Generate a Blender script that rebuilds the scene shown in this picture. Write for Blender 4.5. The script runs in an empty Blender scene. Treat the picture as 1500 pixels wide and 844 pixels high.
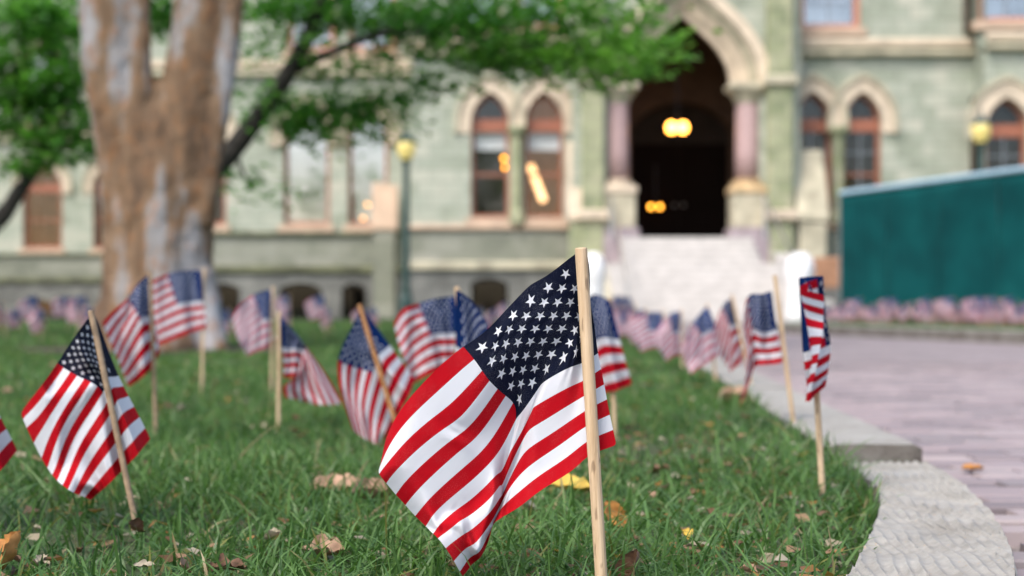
import bpy, bmesh, math, random
import numpy as np
from mathutils import Vector, Matrix, noise as mnoise

R = math.radians
random.seed(7)
rng = np.random.default_rng(7)
SC = bpy.context.scene
COL = SC.collection

# ------------------------------------------------------------------ camera, sky, sun, exposure
CAM_H = 0.31
FPX = 1500 * 50.0 / 36.0            # focal length in photo pixels
HOR = 450.0                         # photo row of the horizon
cam = bpy.data.cameras.new('Camera')
cam.lens = 50.0
cam.sensor_width = 36.0
cam.shift_y = (HOR - 422.0) / 1500.0
cam.clip_start = 0.02
cam.clip_end = 2000
cam.dof.use_dof = True
cam.dof.focus_distance = 1.50
cam.dof.aperture_fstop = 4.2
cam.dof.aperture_blades = 0
camo = bpy.data.objects.new('Camera', cam)
camo.location = (0, 0, CAM_H)
camo.rotation_euler = (R(90), 0, 0)
COL.objects.link(camo)
SC.camera = camo

SUN_EL, SUN_AZ = 52.0, 215.0        # azimuth measured clockwise from +Y: sun behind the camera, to the left
W = bpy.data.worlds.new('World')
SC.world = W
W.use_nodes = True
wt = W.node_tree
sky = wt.nodes.new('ShaderNodeTexSky')
sky.sky_type = 'NISHITA'
sky.sun_disc = False
sky.sun_elevation = R(SUN_EL)
sky.sun_rotation = R(SUN_AZ)
sky.air_density = 1.0
sky.dust_density = 3.0
sky.ozone_density = 1.0
bg = wt.nodes['Background']
bg.inputs['Strength'].default_value = 0.15
wt.links.new(sky.outputs['Color'], bg.inputs['Color'])

sun = bpy.data.lights.new('Sun', 'SUN')
sun.energy = 1.5
sun.angle = R(25)
sun.color = (1.0, 0.95, 0.88)
suno = bpy.data.objects.new('Sun', sun)
az = R(SUN_AZ)
sdir = Vector((math.sin(az) * math.cos(R(SUN_EL)), math.cos(az) * math.cos(R(SUN_EL)), math.sin(R(SUN_EL))))
suno.rotation_euler = sdir.to_track_quat('Z', 'Y').to_euler()
suno.location = sdir * 60
COL.objects.link(suno)

SC.view_settings.view_transform = 'Standard'
SC.view_settings.look = 'None'
SC.view_settings.exposure = 0.95
SC.view_settings.gamma = 1.0
SC.cycles.use_denoising = True
SC.cycles.max_bounces = 7
SC.cycles.transparent_max_bounces = 8
SC.cycles.caustics_reflective = False
SC.cycles.caustics_refractive = False
SC.cycles.sample_clamp_indirect = 6.0

# ------------------------------------------------------------------ helpers
def P(px, py, Y):
    """photo pixel on the ray at distance Y -> world point"""
    return Vector(((px - 750.0) / FPX * Y, Y, CAM_H + (HOR - py) / FPX * Y))

def PX(px, Y): return (px - 750.0) / FPX * Y
def PZ(py, Y): return CAM_H + (HOR - py) / FPX * Y

def tag(o, label=None, cat=None, group=None, kind=None):
    if label: o['label'] = label
    if cat: o['category'] = cat
    if group: o['group'] = group
    if kind: o['kind'] = kind
    return o

def empty(name, loc=(0, 0, 0), rz=0.0):
    o = bpy.data.objects.new(name, None)
    o.location = loc
    o.rotation_euler = (0, 0, rz)
    o.empty_display_size = 0.1
    COL.objects.link(o)
    return o

def link_mesh(name, me, mat=None, parent=None):
    o = bpy.data.objects.new(name, me)
    COL.objects.link(o)
    if mat is not None and len(me.materials) == 0:
        me.materials.append(mat)
    if parent is not None:
        o.parent = parent
    return o

def bm_obj(name, bm, mat, parent=None, smooth=False):
    me = bpy.data.meshes.new(name)
    bmesh.ops.recalc_face_normals(bm, faces=bm.faces[:])
    bm.to_mesh(me)
    bm.free()
    if smooth:
        me.polygons.foreach_set('use_smooth', [True] * len(me.polygons))
    return link_mesh(name, me, mat, parent)

def rel(o_parent, v):
    return Vector(v) - Vector(o_parent.location)

def box(bm, x0, x1, y0, y1, z0, z1, bev=0.0):
    vs = [bm.verts.new((x, y, z)) for z in (z0, z1) for y in (y0, y1) for x in (x0, x1)]
    fs = [(0, 1, 3, 2), (4, 6, 7, 5), (0, 4, 5, 1), (2, 3, 7, 6), (0, 2, 6, 4), (1, 5, 7, 3)]
    nf = [bm.faces.new([vs[i] for i in f]) for f in fs]
    if bev > 0:
        es = list({e for f in nf for e in f.edges})
        bmesh.ops.bevel(bm, geom=es, offset=bev, segments=1, affect='EDGES')

def tube(bm, pts, rad, n=10, cap=True, jitter=0.0, seed=0):
    pts = [Vector(p) for p in pts]
    rings = []
    rnd = random.Random(seed)
    up = Vector((0, 1, 0))
    for i, p in enumerate(pts):
        d = (pts[min(i + 1, len(pts) - 1)] - pts[max(i - 1, 0)]).normalized()
        a = d.cross(up)
        if a.length < 1e-4: a = d.cross(Vector((1, 0, 0)))
        a.normalize()
        b = d.cross(a).normalized()
        r = rad[i] if isinstance(rad, (list, tuple)) else rad
        ring = []
        for k in range(n):
            t = 2 * math.pi * k / n
            rr = r * (1 + jitter * rnd.uniform(-1, 1))
            ring.append(bm.verts.new(p + a * math.cos(t) * rr + b * math.sin(t) * rr))
        rings.append(ring)
    for i in range(len(rings) - 1):
        for k in range(n):
            bm.faces.new((rings[i][k], rings[i][(k + 1) % n], rings[i + 1][(k + 1) % n], rings[i + 1][k]))
    if cap:
        bm.faces.new(rings[0][::-1])
        bm.faces.new(rings[-1])

def lathe(bm, prof, n=20, c=(0, 0, 0), wob=None):
    rings = []
    for (r, z) in prof:
        ring = []
        for k in range(n):
            t = 2 * math.pi * k / n
            rr = r * (1 + (wob(t, z) if wob else 0))
            ring.append(bm.verts.new((c[0] + rr * math.cos(t), c[1] + rr * math.sin(t), c[2] + z)))
        rings.append(ring)
    for i in range(len(rings) - 1):
        for k in range(n):
            bm.faces.new((rings[i][k], rings[i][(k + 1) % n], rings[i + 1][(k + 1) % n], rings[i + 1][k]))
    bm.faces.new(rings[0][::-1])
    bm.faces.new(rings[-1])

def catmull(pts, n=8):
    pts = [Vector(p) for p in pts]
    out = []
    for i in range(len(pts) - 1):
        p0 = pts[max(i - 1, 0)]; p1 = pts[i]; p2 = pts[i + 1]; p3 = pts[min(i + 2, len(pts) - 1)]
        for k in range(n):
            t = k / n
            out.append(0.5 * ((2 * p1) + (p2 - p0) * t + (2 * p0 - 5 * p1 + 4 * p2 - p3) * t * t + (3 * p1 - p0 - 3 * p2 + p3) * t ** 3))
    out.append(pts[-1])
    return out

# ------------------------------------------------------------------ materials
class NT:
    def __init__(self, name):
        self.m = bpy.data.materials.new(name)
        self.m.use_nodes = True
        self.t = self.m.node_tree
        self.b = self.t.nodes['Principled BSDF']
        self.out = self.t.nodes['Material Output']
    def n(self, kind, **kw):
        nd = self.t.nodes.new(kind)
        for k, v in kw.items(): setattr(nd, k, v)
        return nd
    def l(self, a, b): self.t.links.new(a, b)
    def val(self, nd, i, v):
        if hasattr(v, 'is_linked') or hasattr(v, 'links'): self.l(v, nd.inputs[i])
        else: nd.inputs[i].default_value = v
    def math(self, op, a, b=None, c=None, clamp=False):
        nd = self.n('ShaderNodeMath', operation=op)
        nd.use_clamp = clamp
        self.val(nd, 0, a)
        if b is not None: self.val(nd, 1, b)
        if c is not None: self.val(nd, 2, c)
        return nd.outputs[0]
    def mix(self, f, a, b, blend='MIX'):
        nd = self.n('ShaderNodeMix', data_type='RGBA', blend_type=blend)
        self.val(nd, 0, f)
        self.val(nd, 6, a if not isinstance(a, tuple) else (*a, 1.0)[:4])
        self.val(nd, 7, b if not isinstance(b, tuple) else (*b, 1.0)[:4])
        return nd.outputs[2]
    def coords(self, kind='Object', scale=(1, 1, 1)):
        tc = self.n('ShaderNodeTexCoord')
        mp = self.n('ShaderNodeMapping')
        mp.inputs['Scale'].default_value = scale
        self.l(tc.outputs[kind], mp.inputs['Vector'])
        return mp.outputs['Vector']
    def noise(self, vec, scale=5.0, detail=4.0, rough=0.55, col=False):
        nd = self.n('ShaderNodeTexNoise')
        nd.inputs['Scale'].default_value = scale
        nd.inputs['Detail'].default_value = detail
        nd.inputs['Roughness'].default_value = rough
        if vec is not None: self.l(vec, nd.inputs['Vector'])
        return nd.outputs['Color' if col else 'Fac']
    def ramp(self, f, stops):
        nd = self.n('ShaderNodeValToRGB')
        cr = nd.color_ramp
        while len(cr.elements) < len(stops): cr.elements.new(0.5)
        for e, (p, c) in zip(cr.elements, stops):
            e.position = p
            e.color = (*c, 1.0) if len(c) == 3 else c
        self.l(f, nd.inputs['Fac'])
        return nd.outputs['Color']
    def bump(self, h, strength=0.3, dist=0.01):
        nd = self.n('ShaderNodeBump')
        nd.inputs['Strength'].default_value = strength
        nd.inputs['Distance'].default_value = dist
        self.l(h, nd.inputs['Height'])
        self.l(nd.outputs['Normal'], self.b.inputs['Normal'])
    def base(self, c):
        if isinstance(c, tuple): self.b.inputs['Base Color'].default_value = (*c, 1.0)
        else: self.l(c, self.b.inputs['Base Color'])
    def rough(self, v):
        self.val(self.b, self.b.inputs.find('Roughness'), v)

MAT = {}

def plain(name, c, rough=0.6, metal=0.0, var=0.12, scale=6.0, bump=0.0, emis=None, estr=0.0):
    t = NT(name)
    v = t.coords('Object')
    f = t.noise(v, scale, 5)
    lo = tuple(x * (1 - var * 1.6) for x in c)
    hi = tuple(min(1, x * (1 + var * 1.6)) for x in c)
    t.base(t.ramp(f, [(0.3, lo), (0.7, hi)]))
    t.rough(rough)
    t.b.inputs['Metallic'].default_value = metal
    if bump: t.bump(f, bump, 0.02)
    if emis:
        t.b.inputs['Emission Color'].default_value = (*emis, 1)
        t.b.inputs['Emission Strength'].default_value = estr
    MAT[name] = t.m
    return t.m

def stone_mat(name, stops, scale=1.2, block=(0.62, 0.30), mortar=(0.22, 0.22, 0.18), bump=0.5):
    """coursed stone: each block with its own tone, noise grain and weathering"""
    t = NT(name)
    tc = t.n('ShaderNodeTexCoord')
    sep = t.n('ShaderNodeSeparateXYZ')
    t.l(tc.outputs['Object'], sep.inputs[0])
    comb = t.n('ShaderNodeCombineXYZ')
    t.l(t.math('ADD', sep.outputs['X'], sep.outputs['Y']), comb.inputs['X'])
    t.l(sep.outputs['Z'], comb.inputs['Y'])
    br = t.n('ShaderNodeTexBrick')
    br.inputs['Scale'].default_value = 1.0
    br.inputs['Brick Width'].default_value = block[0]
    br.inputs['Row Height'].default_value = block[1]
    br.inputs['Mortar Size'].default_value = 0.011
    br.inputs['Mortar Smooth'].default_value = 0.4
    br.inputs['Color1'].default_value = (0, 0, 0, 1)
    br.inputs['Color2'].default_value = (1, 1, 1, 1)
    br.inputs['Mortar'].default_value = (0.5, 0.5, 0.5, 1)
    br.inputs['Bias'].default_value = 0.0
    t.l(comb.outputs[0], br.inputs['Vector'])
    n1 = t.noise(tc.outputs['Object'], scale, 6, 0.6)
    n2 = t.noise(tc.outputs['Object'], scale * 9, 5, 0.6)
    f = t.math('ADD', t.math('MULTIPLY', n1, 0.62), t.math('MULTIPLY', n2, 0.2))
    bw = t.n('ShaderNodeRGBToBW')
    t.l(br.outputs['Color'], bw.inputs[0])
    f = t.math('ADD', f, t.math('MULTIPLY', bw.outputs[0], 0.22))
    c = t.ramp(f, stops)
    c = t.mix(t.math('MULTIPLY', br.outputs['Fac'], 0.75), c, mortar)
    t.base(c)
    t.rough(0.85)
    h = t.math('SUBTRACT', t.math('MULTIPLY', n2, 0.6), br.outputs['Fac'])
    t.bump(h, bump, 0.02)
    MAT[name] = t.m
    return t.m

stone_mat('serpentine', [(0.28, (0.19, 0.21, 0.16)), (0.40, (0.30, 0.335, 0.26)), (0.52, (0.385, 0.415, 0.34)), (0.64, (0.47, 0.48, 0.395)), (0.8, (0.55, 0.505, 0.425))])
stone_mat('serpentine_pier', [(0.28, (0.15, 0.17, 0.10)), (0.45, (0.25, 0.28, 0.16)), (0.6, (0.36, 0.37, 0.23)), (0.78, (0.45, 0.42, 0.29))], scale=2.0, block=(0.5, 0.36))
stone_mat('grey_stone', [(0.28, (0.10, 0.10, 0.09)), (0.45, (0.15, 0.15, 0.14)), (0.6, (0.23, 0.23, 0.21)), (0.78, (0.33, 0.32, 0.29))], scale=2.2, block=(0.8, 0.38), mortar=(0.12, 0.12, 0.11), bump=0.8)
stone_mat('grey_ashlar', [(0.28, (0.15, 0.16, 0.125)), (0.45, (0.22, 0.23, 0.18)), (0.6, (0.285, 0.29, 0.24)), (0.78, (0.35, 0.34, 0.29))], scale=1.6, block=(0.95, 0.40), mortar=(0.2, 0.2, 0.17))
plain('cream_stone', (0.60, 0.50, 0.38), 0.8, var=0.14, scale=3.0, bump=0.25)
plain('peach_stone', (0.52, 0.38, 0.28), 0.8, var=0.12, scale=3.0, bump=0.2)
plain('buff_stone', (0.46, 0.42, 0.31), 0.85, var=0.2, scale=2.2, bump=0.3)
plain('mossy_stone', (0.115, 0.12, 0.07), 0.9, var=0.35, scale=2.5, bump=0.4)
plain('step_stone', (0.50, 0.475, 0.45), 0.8, var=0.1, scale=4, bump=0.15)
plain('pink_granite', (0.44, 0.30, 0.29), 0.45, var=0.15, scale=22)
plain('purple_stone', (0.34, 0.28, 0.30), 0.75, var=0.2, scale=5, bump=0.2)
plain('ochre_stone', (0.50, 0.36, 0.20), 0.8, var=0.25, scale=5, bump=0.2)
plain('red_wood', (0.33, 0.12, 0.07), 0.5, var=0.12, scale=8)
plain('pink_frame', (0.55, 0.25, 0.18), 0.6, var=0.1, scale=8)
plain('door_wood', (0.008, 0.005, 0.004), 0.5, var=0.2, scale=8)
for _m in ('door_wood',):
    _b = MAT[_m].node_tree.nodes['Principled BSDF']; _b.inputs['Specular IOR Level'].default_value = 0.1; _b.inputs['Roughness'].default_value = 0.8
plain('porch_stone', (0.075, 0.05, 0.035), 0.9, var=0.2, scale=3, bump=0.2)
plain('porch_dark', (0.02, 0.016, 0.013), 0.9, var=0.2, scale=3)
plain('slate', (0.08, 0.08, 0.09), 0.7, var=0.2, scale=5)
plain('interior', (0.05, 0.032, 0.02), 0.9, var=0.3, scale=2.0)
plain('interior_warm', (0.22, 0.11, 0.04), 0.9, var=0.5, scale=1.5, emis=(1.0, 0.45, 0.10), estr=0.05)
plain('blind', (0.75, 0.74, 0.72), 0.8, var=0.04, scale=3)
plain('lamp_glow', (1.0, 0.72, 0.35), 0.5, var=0.0, emis=(1.0, 0.38, 0.05), estr=9.0)
plain('lamp_dim', (1.0, 0.7, 0.35), 0.5, var=0.0, emis=(1.0, 0.36, 0.03), estr=6.0)
plain('tube_glow', (1.0, 0.8, 0.6), 0.5, var=0.0, emis=(1.0, 0.52, 0.22), estr=1.9)
plain('lantern_glass', (0.75, 0.62, 0.22), 0.35, var=0.05, emis=(1.0, 0.72, 0.2), estr=0.10)
plain('post_green', (0.02, 0.055, 0.05), 0.45, var=0.2, scale=9)
plain('iron', (0.04, 0.04, 0.045), 0.5, 0.4, var=0.2)
plain('steel', (0.55, 0.55, 0.55), 0.35, 0.9, var=0.05)
plain('white_sheet', (0.80, 0.80, 0.80), 0.7, var=0.03, scale=3, bump=0.1)
plain('brown_sandstone', (0.36, 0.19, 0.11), 0.85, var=0.2, scale=5, bump=0.3)
plain('fence_post', (0.30, 0.32, 0.34), 0.45, 0.6, var=0.1)
plain('fence_trim', (0.36, 0.52, 0.62), 0.6, var=0.05)
plain('dark_soil', (0.055, 0.04, 0.028), 0.95, var=0.4, scale=30, bump=0.6)
plain('bark_dark', (0.030, 0.026, 0.022), 0.9, var=0.4, scale=14, bump=0.8)

def glass_mat(name, refl=0.08, tint=(0.9, 0.93, 0.95)):
    t = NT(name)
    t.t.nodes.remove(t.b)
    tr = t.n('ShaderNodeBsdfTransparent'); tr.inputs['Color'].default_value = (*tint, 1)
    gl = t.n('ShaderNodeBsdfGlossy'); gl.inputs['Roughness'].default_value = 0.03
    mx = t.n('ShaderNodeMixShader')
    v = t.coords('Object')
    f = t.math('ADD', t.math('MULTIPLY', t.noise(v, 1.3, 2), refl * 0.8), refl * 0.6)
    t.l(f, mx.inputs[0])
    t.l(tr.outputs[0], mx.inputs[1]); t.l(gl.outputs[0], mx.inputs[2])
    t.l(mx.outputs[0], t.out.inputs['Surface'])
    MAT[name] = t.m
    return t.m
glass_mat('glass', 0.07)
glass_mat('glass_bright', 0.5)

def fence_mat():
    t = NT('windscreen')
    v = t.coords('Object')
    n = t.noise(v, 1.2, 4)
    c = t.ramp(n, [(0.3, (0.001, 0.040, 0.043)), (0.6, (0.002, 0.066, 0.068)), (0.8, (0.006, 0.095, 0.092))])
    t.base(c)
    t.rough(0.8)
    t.b.inputs['Specular IOR Level'].default_value = 0.12
    MAT['windscreen'] = t.m
fence_mat()

def bark_mat():
    t = NT('bark')
    v = t.coords('Object', (1, 1, 0.28))
    n1 = t.noise(v, 3.4, 3, 0.5)
    n2 = t.noise(v, 11.0, 6, 0.65)
    n3 = t.noise(t.coords('Object', (1, 1, 0.55)), 17.0, 4, 0.6)
    f = t.math('ADD', t.math('MULTIPLY', n1, 0.8), t.math('MULTIPLY', n2, 0.25))
    c = t.ramp(f, [(0.36, (0.07, 0.042, 0.025)), (0.46, (0.15, 0.09, 0.05)), (0.53, (0.21, 0.135, 0.08)), (0.57, (0.27, 0.245, 0.23)), (0.70, (0.37, 0.37, 0.39))])
    spot = t.ramp(n3, [(0.53, (0, 0, 0)), (0.62, (1, 1, 1))])
    c = t.mix(t.math('MULTIPLY', t.math('MULTIPLY', spot, n1), 0.85), c, (0.30, 0.125, 0.04))
    t.base(c)
    t.rough(0.85)
    t.bump(t.math('ADD', n2, t.math('MULTIPLY', n3, 0.6)), 0.7, 0.03)
    MAT['bark'] = t.m
bark_mat()

def attr_leaf_mat(name, trans=0.4, rough=0.5, attr='tone'):
    """foliage / grass: colour carried per blade or leaf"""
    t = NT(name)
    a = t.n('ShaderNodeAttribute'); a.attribute_name = attr
    t.base(a.outputs['Color'])
    t.rough(rough)
    t.b.inputs['Specular IOR Level'].default_value = 0.3
    tl = t.n('ShaderNodeBsdfTranslucent')
    t.l(t.mix(1.0, a.outputs['Color'], (1.1, 1.35, 0.6), 'MULTIPLY'), tl.inputs['Color'])
    mx = t.n('ShaderNodeMixShader'); mx.inputs[0].default_value = trans
    t.l(t.b.outputs[0], mx.inputs[1]); t.l(tl.outputs[0], mx.inputs[2])
    t.l(mx.outputs[0], t.out.inputs['Surface'])
    MAT[name] = t.m
attr_leaf_mat('foliage', 0.55, 0.45)
attr_leaf_mat('grass_blade', 0.30, 0.38)

def lawn_mat():
    t = NT('lawn_soil')
    v = t.coords('Object')
    n = t.noise(v, 1.6, 6, 0.65)
    n2 = t.noise(v, 38.0, 5, 0.7)
    far = t.ramp(t.math('ADD', t.math('MULTIPLY', n, 0.6), t.math('MULTIPLY', n2, 0.4)),
                 [(0.34, (0.045, 0.036, 0.02)), (0.46, (0.05, 0.06, 0.022)), (0.56, (0.045, 0.085, 0.025)), (0.75, (0.07, 0.12, 0.035))])
    t.base(far)
    t.rough(0.95)
    t.bump(n2, 0.6, 0.02)
    MAT['lawn_soil'] = t.m
lawn_mat()

def brick_mat():
    t = NT('paving_brick')
    oi = t.n('ShaderNodeObjectInfo')
    a = t.n('ShaderNodeAttribute'); a.attribute_name = 'tone'
    tone = t.math('FRACT', t.math('ADD', t.math('MULTIPLY', oi.outputs['Random'], 1.0), a.outputs['Fac']))
    g = t.n('ShaderNodeNewGeometry')
    n = t.noise(g.outputs['Position'], 60.0, 5, 0.65)
    nb = t.noise(g.outputs['Position'], 1.1, 4, 0.6)
    c = t.ramp(tone, [(0.0, (0.13, 0.105, 0.11)), (0.25, (0.23, 0.185, 0.19)), (0.65, (0.32, 0.25, 0.25)), (0.85, (0.36, 0.30, 0.29)), (1.0, (0.12, 0.105, 0.115))])
    c = t.mix(t.math('MULTIPLY', n, 0.4), c, (0.32, 0.285, 0.30))
    wear = t.ramp(nb, [(0.5, (0, 0, 0)), (0.72, (1, 1, 1))])
    c = t.mix(t.math('MULTIPLY', wear, 0.45), c, (0.25, 0.22, 0.235))
    t.base(c)
    t.rough(0.8)
    t.bump(n, 0.25, 0.004)
    MAT['paving_brick'] = t.m
brick_mat()
plain('path_sand', (0.20, 0.17, 0.155), 0.95, var=0.3, scale=40, bump=0.4)

def path_far_mat():
    t = NT('path_far')
    v = t.coords('Object')
    br = t.n('ShaderNodeTexBrick')
    br.inputs['Scale'].default_value = 1.0
    br.inputs['Brick Width'].default_value = 0.21
    br.inputs['Row Height'].default_value = 0.072
    br.inputs['Mortar Size'].default_value = 0.004
    br.inputs['Color1'].default_value = (0.20, 0.165, 0.17, 1)
    br.inputs['Color2'].default_value = (0.33, 0.27, 0.275, 1)
    br.inputs['Mortar'].default_value = (0.2, 0.17, 0.155, 1)
    t.l(v, br.inputs['Vector'])
    nb = t.noise(v, 1.1, 4, 0.6)
    wear = t.ramp(nb, [(0.45, (0, 0, 0)), (0.7, (1, 1, 1))])
    t.base(t.mix(t.math('MULTIPLY', wear, 0.45), br.outputs['Color'], (0.27, 0.235, 0.245)))
    t.rough(0.8)
    MAT['path_far'] = t.m
path_far_mat()

def kerb_mat(name, ridged):
    t = NT(name)
    v = t.coords('Object')
    n = t.noise(v, 45.0, 6, 0.7)
    n2 = t.noise(v, 7.0, 4, 0.6)
    f = t.math('ADD', t.math('MULTIPLY', n, 0.5), t.math('MULTIPLY', n2, 0.5))
    c = t.ramp(f, [(0.3, (0.20, 0.185, 0.16)), (0.5, (0.31, 0.295, 0.265)), (0.7, (0.40, 0.385, 0.35))])
    sp = t.ramp(t.noise(v, 110.0, 2, 0.5), [(0.69, (0, 0, 0)), (0.73, (1, 1, 1))])
    c = t.mix(t.math('MULTIPLY', sp, 0.5), c, (0.42, 0.25, 0.12))
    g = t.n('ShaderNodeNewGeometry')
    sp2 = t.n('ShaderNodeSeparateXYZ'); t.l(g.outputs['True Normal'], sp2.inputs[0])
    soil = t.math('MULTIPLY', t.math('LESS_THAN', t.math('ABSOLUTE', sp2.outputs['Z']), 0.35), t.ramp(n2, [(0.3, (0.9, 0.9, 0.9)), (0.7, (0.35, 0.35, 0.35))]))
    c = t.mix(soil, c, (0.075, 0.058, 0.045))     # upright faces darkened: their shade put into the colour, with soil stain
    t.base(c)
    t.rough(0.9)
    t.bump(f, 0.8, 0.012)
    MAT[name] = t.m
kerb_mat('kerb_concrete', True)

def wood_stick_mat():
    t = NT('dowel_wood')
    v = t.coords('Object', (1, 1, 0.06))
    n = t.noise(v, 260.0, 5, 0.6)
    n2 = t.noise(t.coords('Object', (1, 1, 0.25)), 150.0, 2, 0.5)
    n3 = t.noise(t.coords('Object', (1, 1, 0.4)), 22.0, 3, 0.5)
    c = t.ramp(n, [(0.3, (0.40, 0.27, 0.15)), (0.5, (0.55, 0.40, 0.25)), (0.7, (0.62, 0.47, 0.31))])
    c = t.mix(t.math('MULTIPLY', t.ramp(n3, [(0.5, (0, 0, 0)), (0.7, (1, 1, 1))]), 0.4), c, (0.42, 0.29, 0.17))
    c = t.mix(t.math('MULTIPLY', t.ramp(n2, [(0.62, (0, 0, 0)), (0.7, (1, 1, 1))]), 0.65), c, (0.16, 0.10, 0.055))
    t.base(c)
    t.rough(0.65)
    t.bump(n, 0.3, 0.001)
    MAT['dowel_wood'] = t.m
wood_stick_mat()
plain('dowel_weathered', (0.27, 0.19, 0.12), 0.75, var=0.25, scale=60)
plain('dowel_orange', (0.36, 0.17, 0.06), 0.6, var=0.2, scale=40)

def flag_mat(name, specks=0.0, thin=0.3, red=(0.50, 0.003, 0.012), navy=(0.006, 0.012, 0.045)):
    US, UC = 0.075, 0.51
    t = NT(name)
    uv = t.n('ShaderNodeUVMap')
    sep = t.n('ShaderNodeSeparateXYZ')
    t.l(uv.outputs[0], sep.inputs[0])
    u = sep.outputs['X']
    v = t.math('SUBTRACT', 1.0, sep.outputs['Y'])
    st = t.math('MODULO', t.math('FLOOR', t.math('MULTIPLY', v, 13.0)), 2.0)
    white = t.math('GREATER_THAN', st, 0.5)
    canton = t.math('MULTIPLY', t.math('LESS_THAN', u, UC), t.math('LESS_THAN', v, 7.0 / 13.0))
    cu = t.math('MULTIPLY', t.math('SUBTRACT', u, US), 12.0 / (UC - US))
    cv = t.math('MULTIPLY', v, 10.0 / (7.0 / 13.0))
    a = t.math('ROUND', t.math('MULTIPLY', t.math('ADD', cu, cv), 0.5))
    b = t.math('ROUND', t.math('MULTIPLY', t.math('SUBTRACT', cu, cv), 0.5))
    i = t.math('ADD', a, b)
    j = t.math('SUBTRACT', a, b)
    dx = t.math('MULTIPLY', t.math('SUBTRACT', cu, i), (UC - US) * 1.5 / 12.0)
    dy = t.math('MULTIPLY', t.math('SUBTRACT', j, cv), (7.0 / 13.0) / 10.0)
    r = t.math('SQRT', t.math('ADD', t.math('MULTIPLY', dx, dx), t.math('MULTIPLY', dy, dy)))
    th = t.math('ARCTAN2', dx, dy)
    fold = t.math('ABSOLUTE', t.math('SUBTRACT', t.math('FLOORED_MODULO', t.math('ADD', th, math.pi / 5), 2 * math.pi / 5), math.pi / 5))
    edge = t.math('MULTIPLY', r, t.math('SINE', t.math('ADD', fold, R(18))))
    star = t.math('LESS_THAN', edge, 0.0305 * math.sin(R(18)))
    ok = t.math('MULTIPLY', t.math('MULTIPLY', t.math('GREATER_THAN', i, 0.5), t.math('LESS_THAN', i, 11.5)),
                t.math('MULTIPLY', t.math('GREATER_THAN', j, 0.5), t.math('LESS_THAN', j, 9.5)))
    star = t.math('MULTIPLY', star, ok)
    WHT = (0.70, 0.715, 0.765)
    big = t.noise(t.coords('UV', (3, 2, 1)), 6.0, 4, 0.6)
    redv = t.mix(big, tuple(x * 0.8 for x in red), tuple(x * 1.12 for x in red))
    navv = t.mix(big, tuple(x * 0.8 for x in navy), tuple(x * 1.3 for x in navy))
    if specks > 0:
        sn = t.noise(t.coords('UV', (1.5, 1, 1)), 330.0, 2, 0.6)
        pn = t.noise(t.coords('UV', (1.5, 1, 1)), 7.0, 3, 0.6)
        sm = t.math('MULTIPLY', t.ramp(sn, [(0.57, (0, 0, 0)), (0.66, (1, 1, 1))]),
                    t.ramp(pn, [(0.42, (0.12, 0.12, 0.12)), (0.62, (1, 1, 1))]))
        sm = t.math('MULTIPLY', sm, specks)
        redv = t.mix(sm, redv, (0.62, 0.20, 0.20))
        navv = t.mix(sm, navv, (0.35, 0.36, 0.42))
    # soft dirt on the white stripes
    dn = t.noise(t.coords('UV', (1.5, 1, 1)), 120.0, 3, 0.6)
    dm = t.math('MULTIPLY', t.ramp(dn, [(0.70, (0, 0, 0)), (0.76, (1, 1, 1))]), 0.55)
    whtv = t.mix(dm, WHT, (0.35, 0.30, 0.26))
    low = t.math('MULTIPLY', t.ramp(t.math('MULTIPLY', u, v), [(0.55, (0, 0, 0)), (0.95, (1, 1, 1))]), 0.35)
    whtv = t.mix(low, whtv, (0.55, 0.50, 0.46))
    c = t.mix(white, redv, whtv)
    c = t.mix(canton, c, navv)
    c = t.mix(t.math('MULTIPLY', canton, star), c, WHT)
    t.base(c)
    t.rough(0.75)
    t.b.inputs['Specular IOR Level'].default_value = 0.1
    wv = t.coords('UV', (1.5, 1, 1))
    ws = t.n('ShaderNodeSeparateXYZ'); t.l(wv, ws.inputs[0])
    weave = t.math('ADD', t.math('SINE', t.math('MULTIPLY', ws.outputs['X'], 2400.0)), t.math('SINE', t.math('MULTIPLY', ws.outputs['Y'], 2400.0)))
    wr = t.noise(wv, 14.0, 4, 0.6)
    t.bump(t.math('ADD', t.math('MULTIPLY', weave, 0.05), wr), 0.35, 0.004)
    tl = t.n('ShaderNodeBsdfTranslucent')
    t.l(c, tl.inputs['Color'])
    mx = t.n('ShaderNodeMixShader'); mx.inputs[0].default_value = thin
    t.l(t.b.outputs[0], mx.inputs[1]); t.l(tl.outputs[0], mx.inputs[2])
    t.l(mx.outputs[0], t.out.inputs['Surface'])
    MAT[name] = t.m
flag_mat('flag_print', 0.45, 0.22, (0.48, 0.0025, 0.010), (0.003, 0.0055, 0.020))
flag_mat('flag_print_thin', 0.0, 0.40, (0.50, 0.005, 0.018), (0.005, 0.025, 0.12))
flag_mat('flag_print_backlit', 0.0, 0.45, (0.60, 0.17, 0.25), (0.015, 0.05, 0.20))  # paler reds and blues: light shining through thin cloth put into the colour

def dry_leaf_mat(name, c):
    t = NT(name)
    v = t.coords('Object')
    n = t.noise(v, 60.0, 5, 0.6)
    t.base(t.ramp(n, [(0.3, tuple(x * 0.6 for x in c)), (0.5, c), (0.75, tuple(min(1, x * 1.3) for x in c))]))
    t.rough(0.7)
    t.bump(n, 0.4, 0.003)
    MAT[name] = t.m
for nm, c in (('leaf_tan', (0.36, 0.22, 0.14)), ('leaf_brown', (0.14, 0.07, 0.035)), ('leaf_yellow', (0.52, 0.36, 0.06)),
              ('leaf_orange', (0.45, 0.20, 0.05)), ('leaf_pale', (0.36, 0.31, 0.22))):
    dry_leaf_mat(nm, c)

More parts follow.
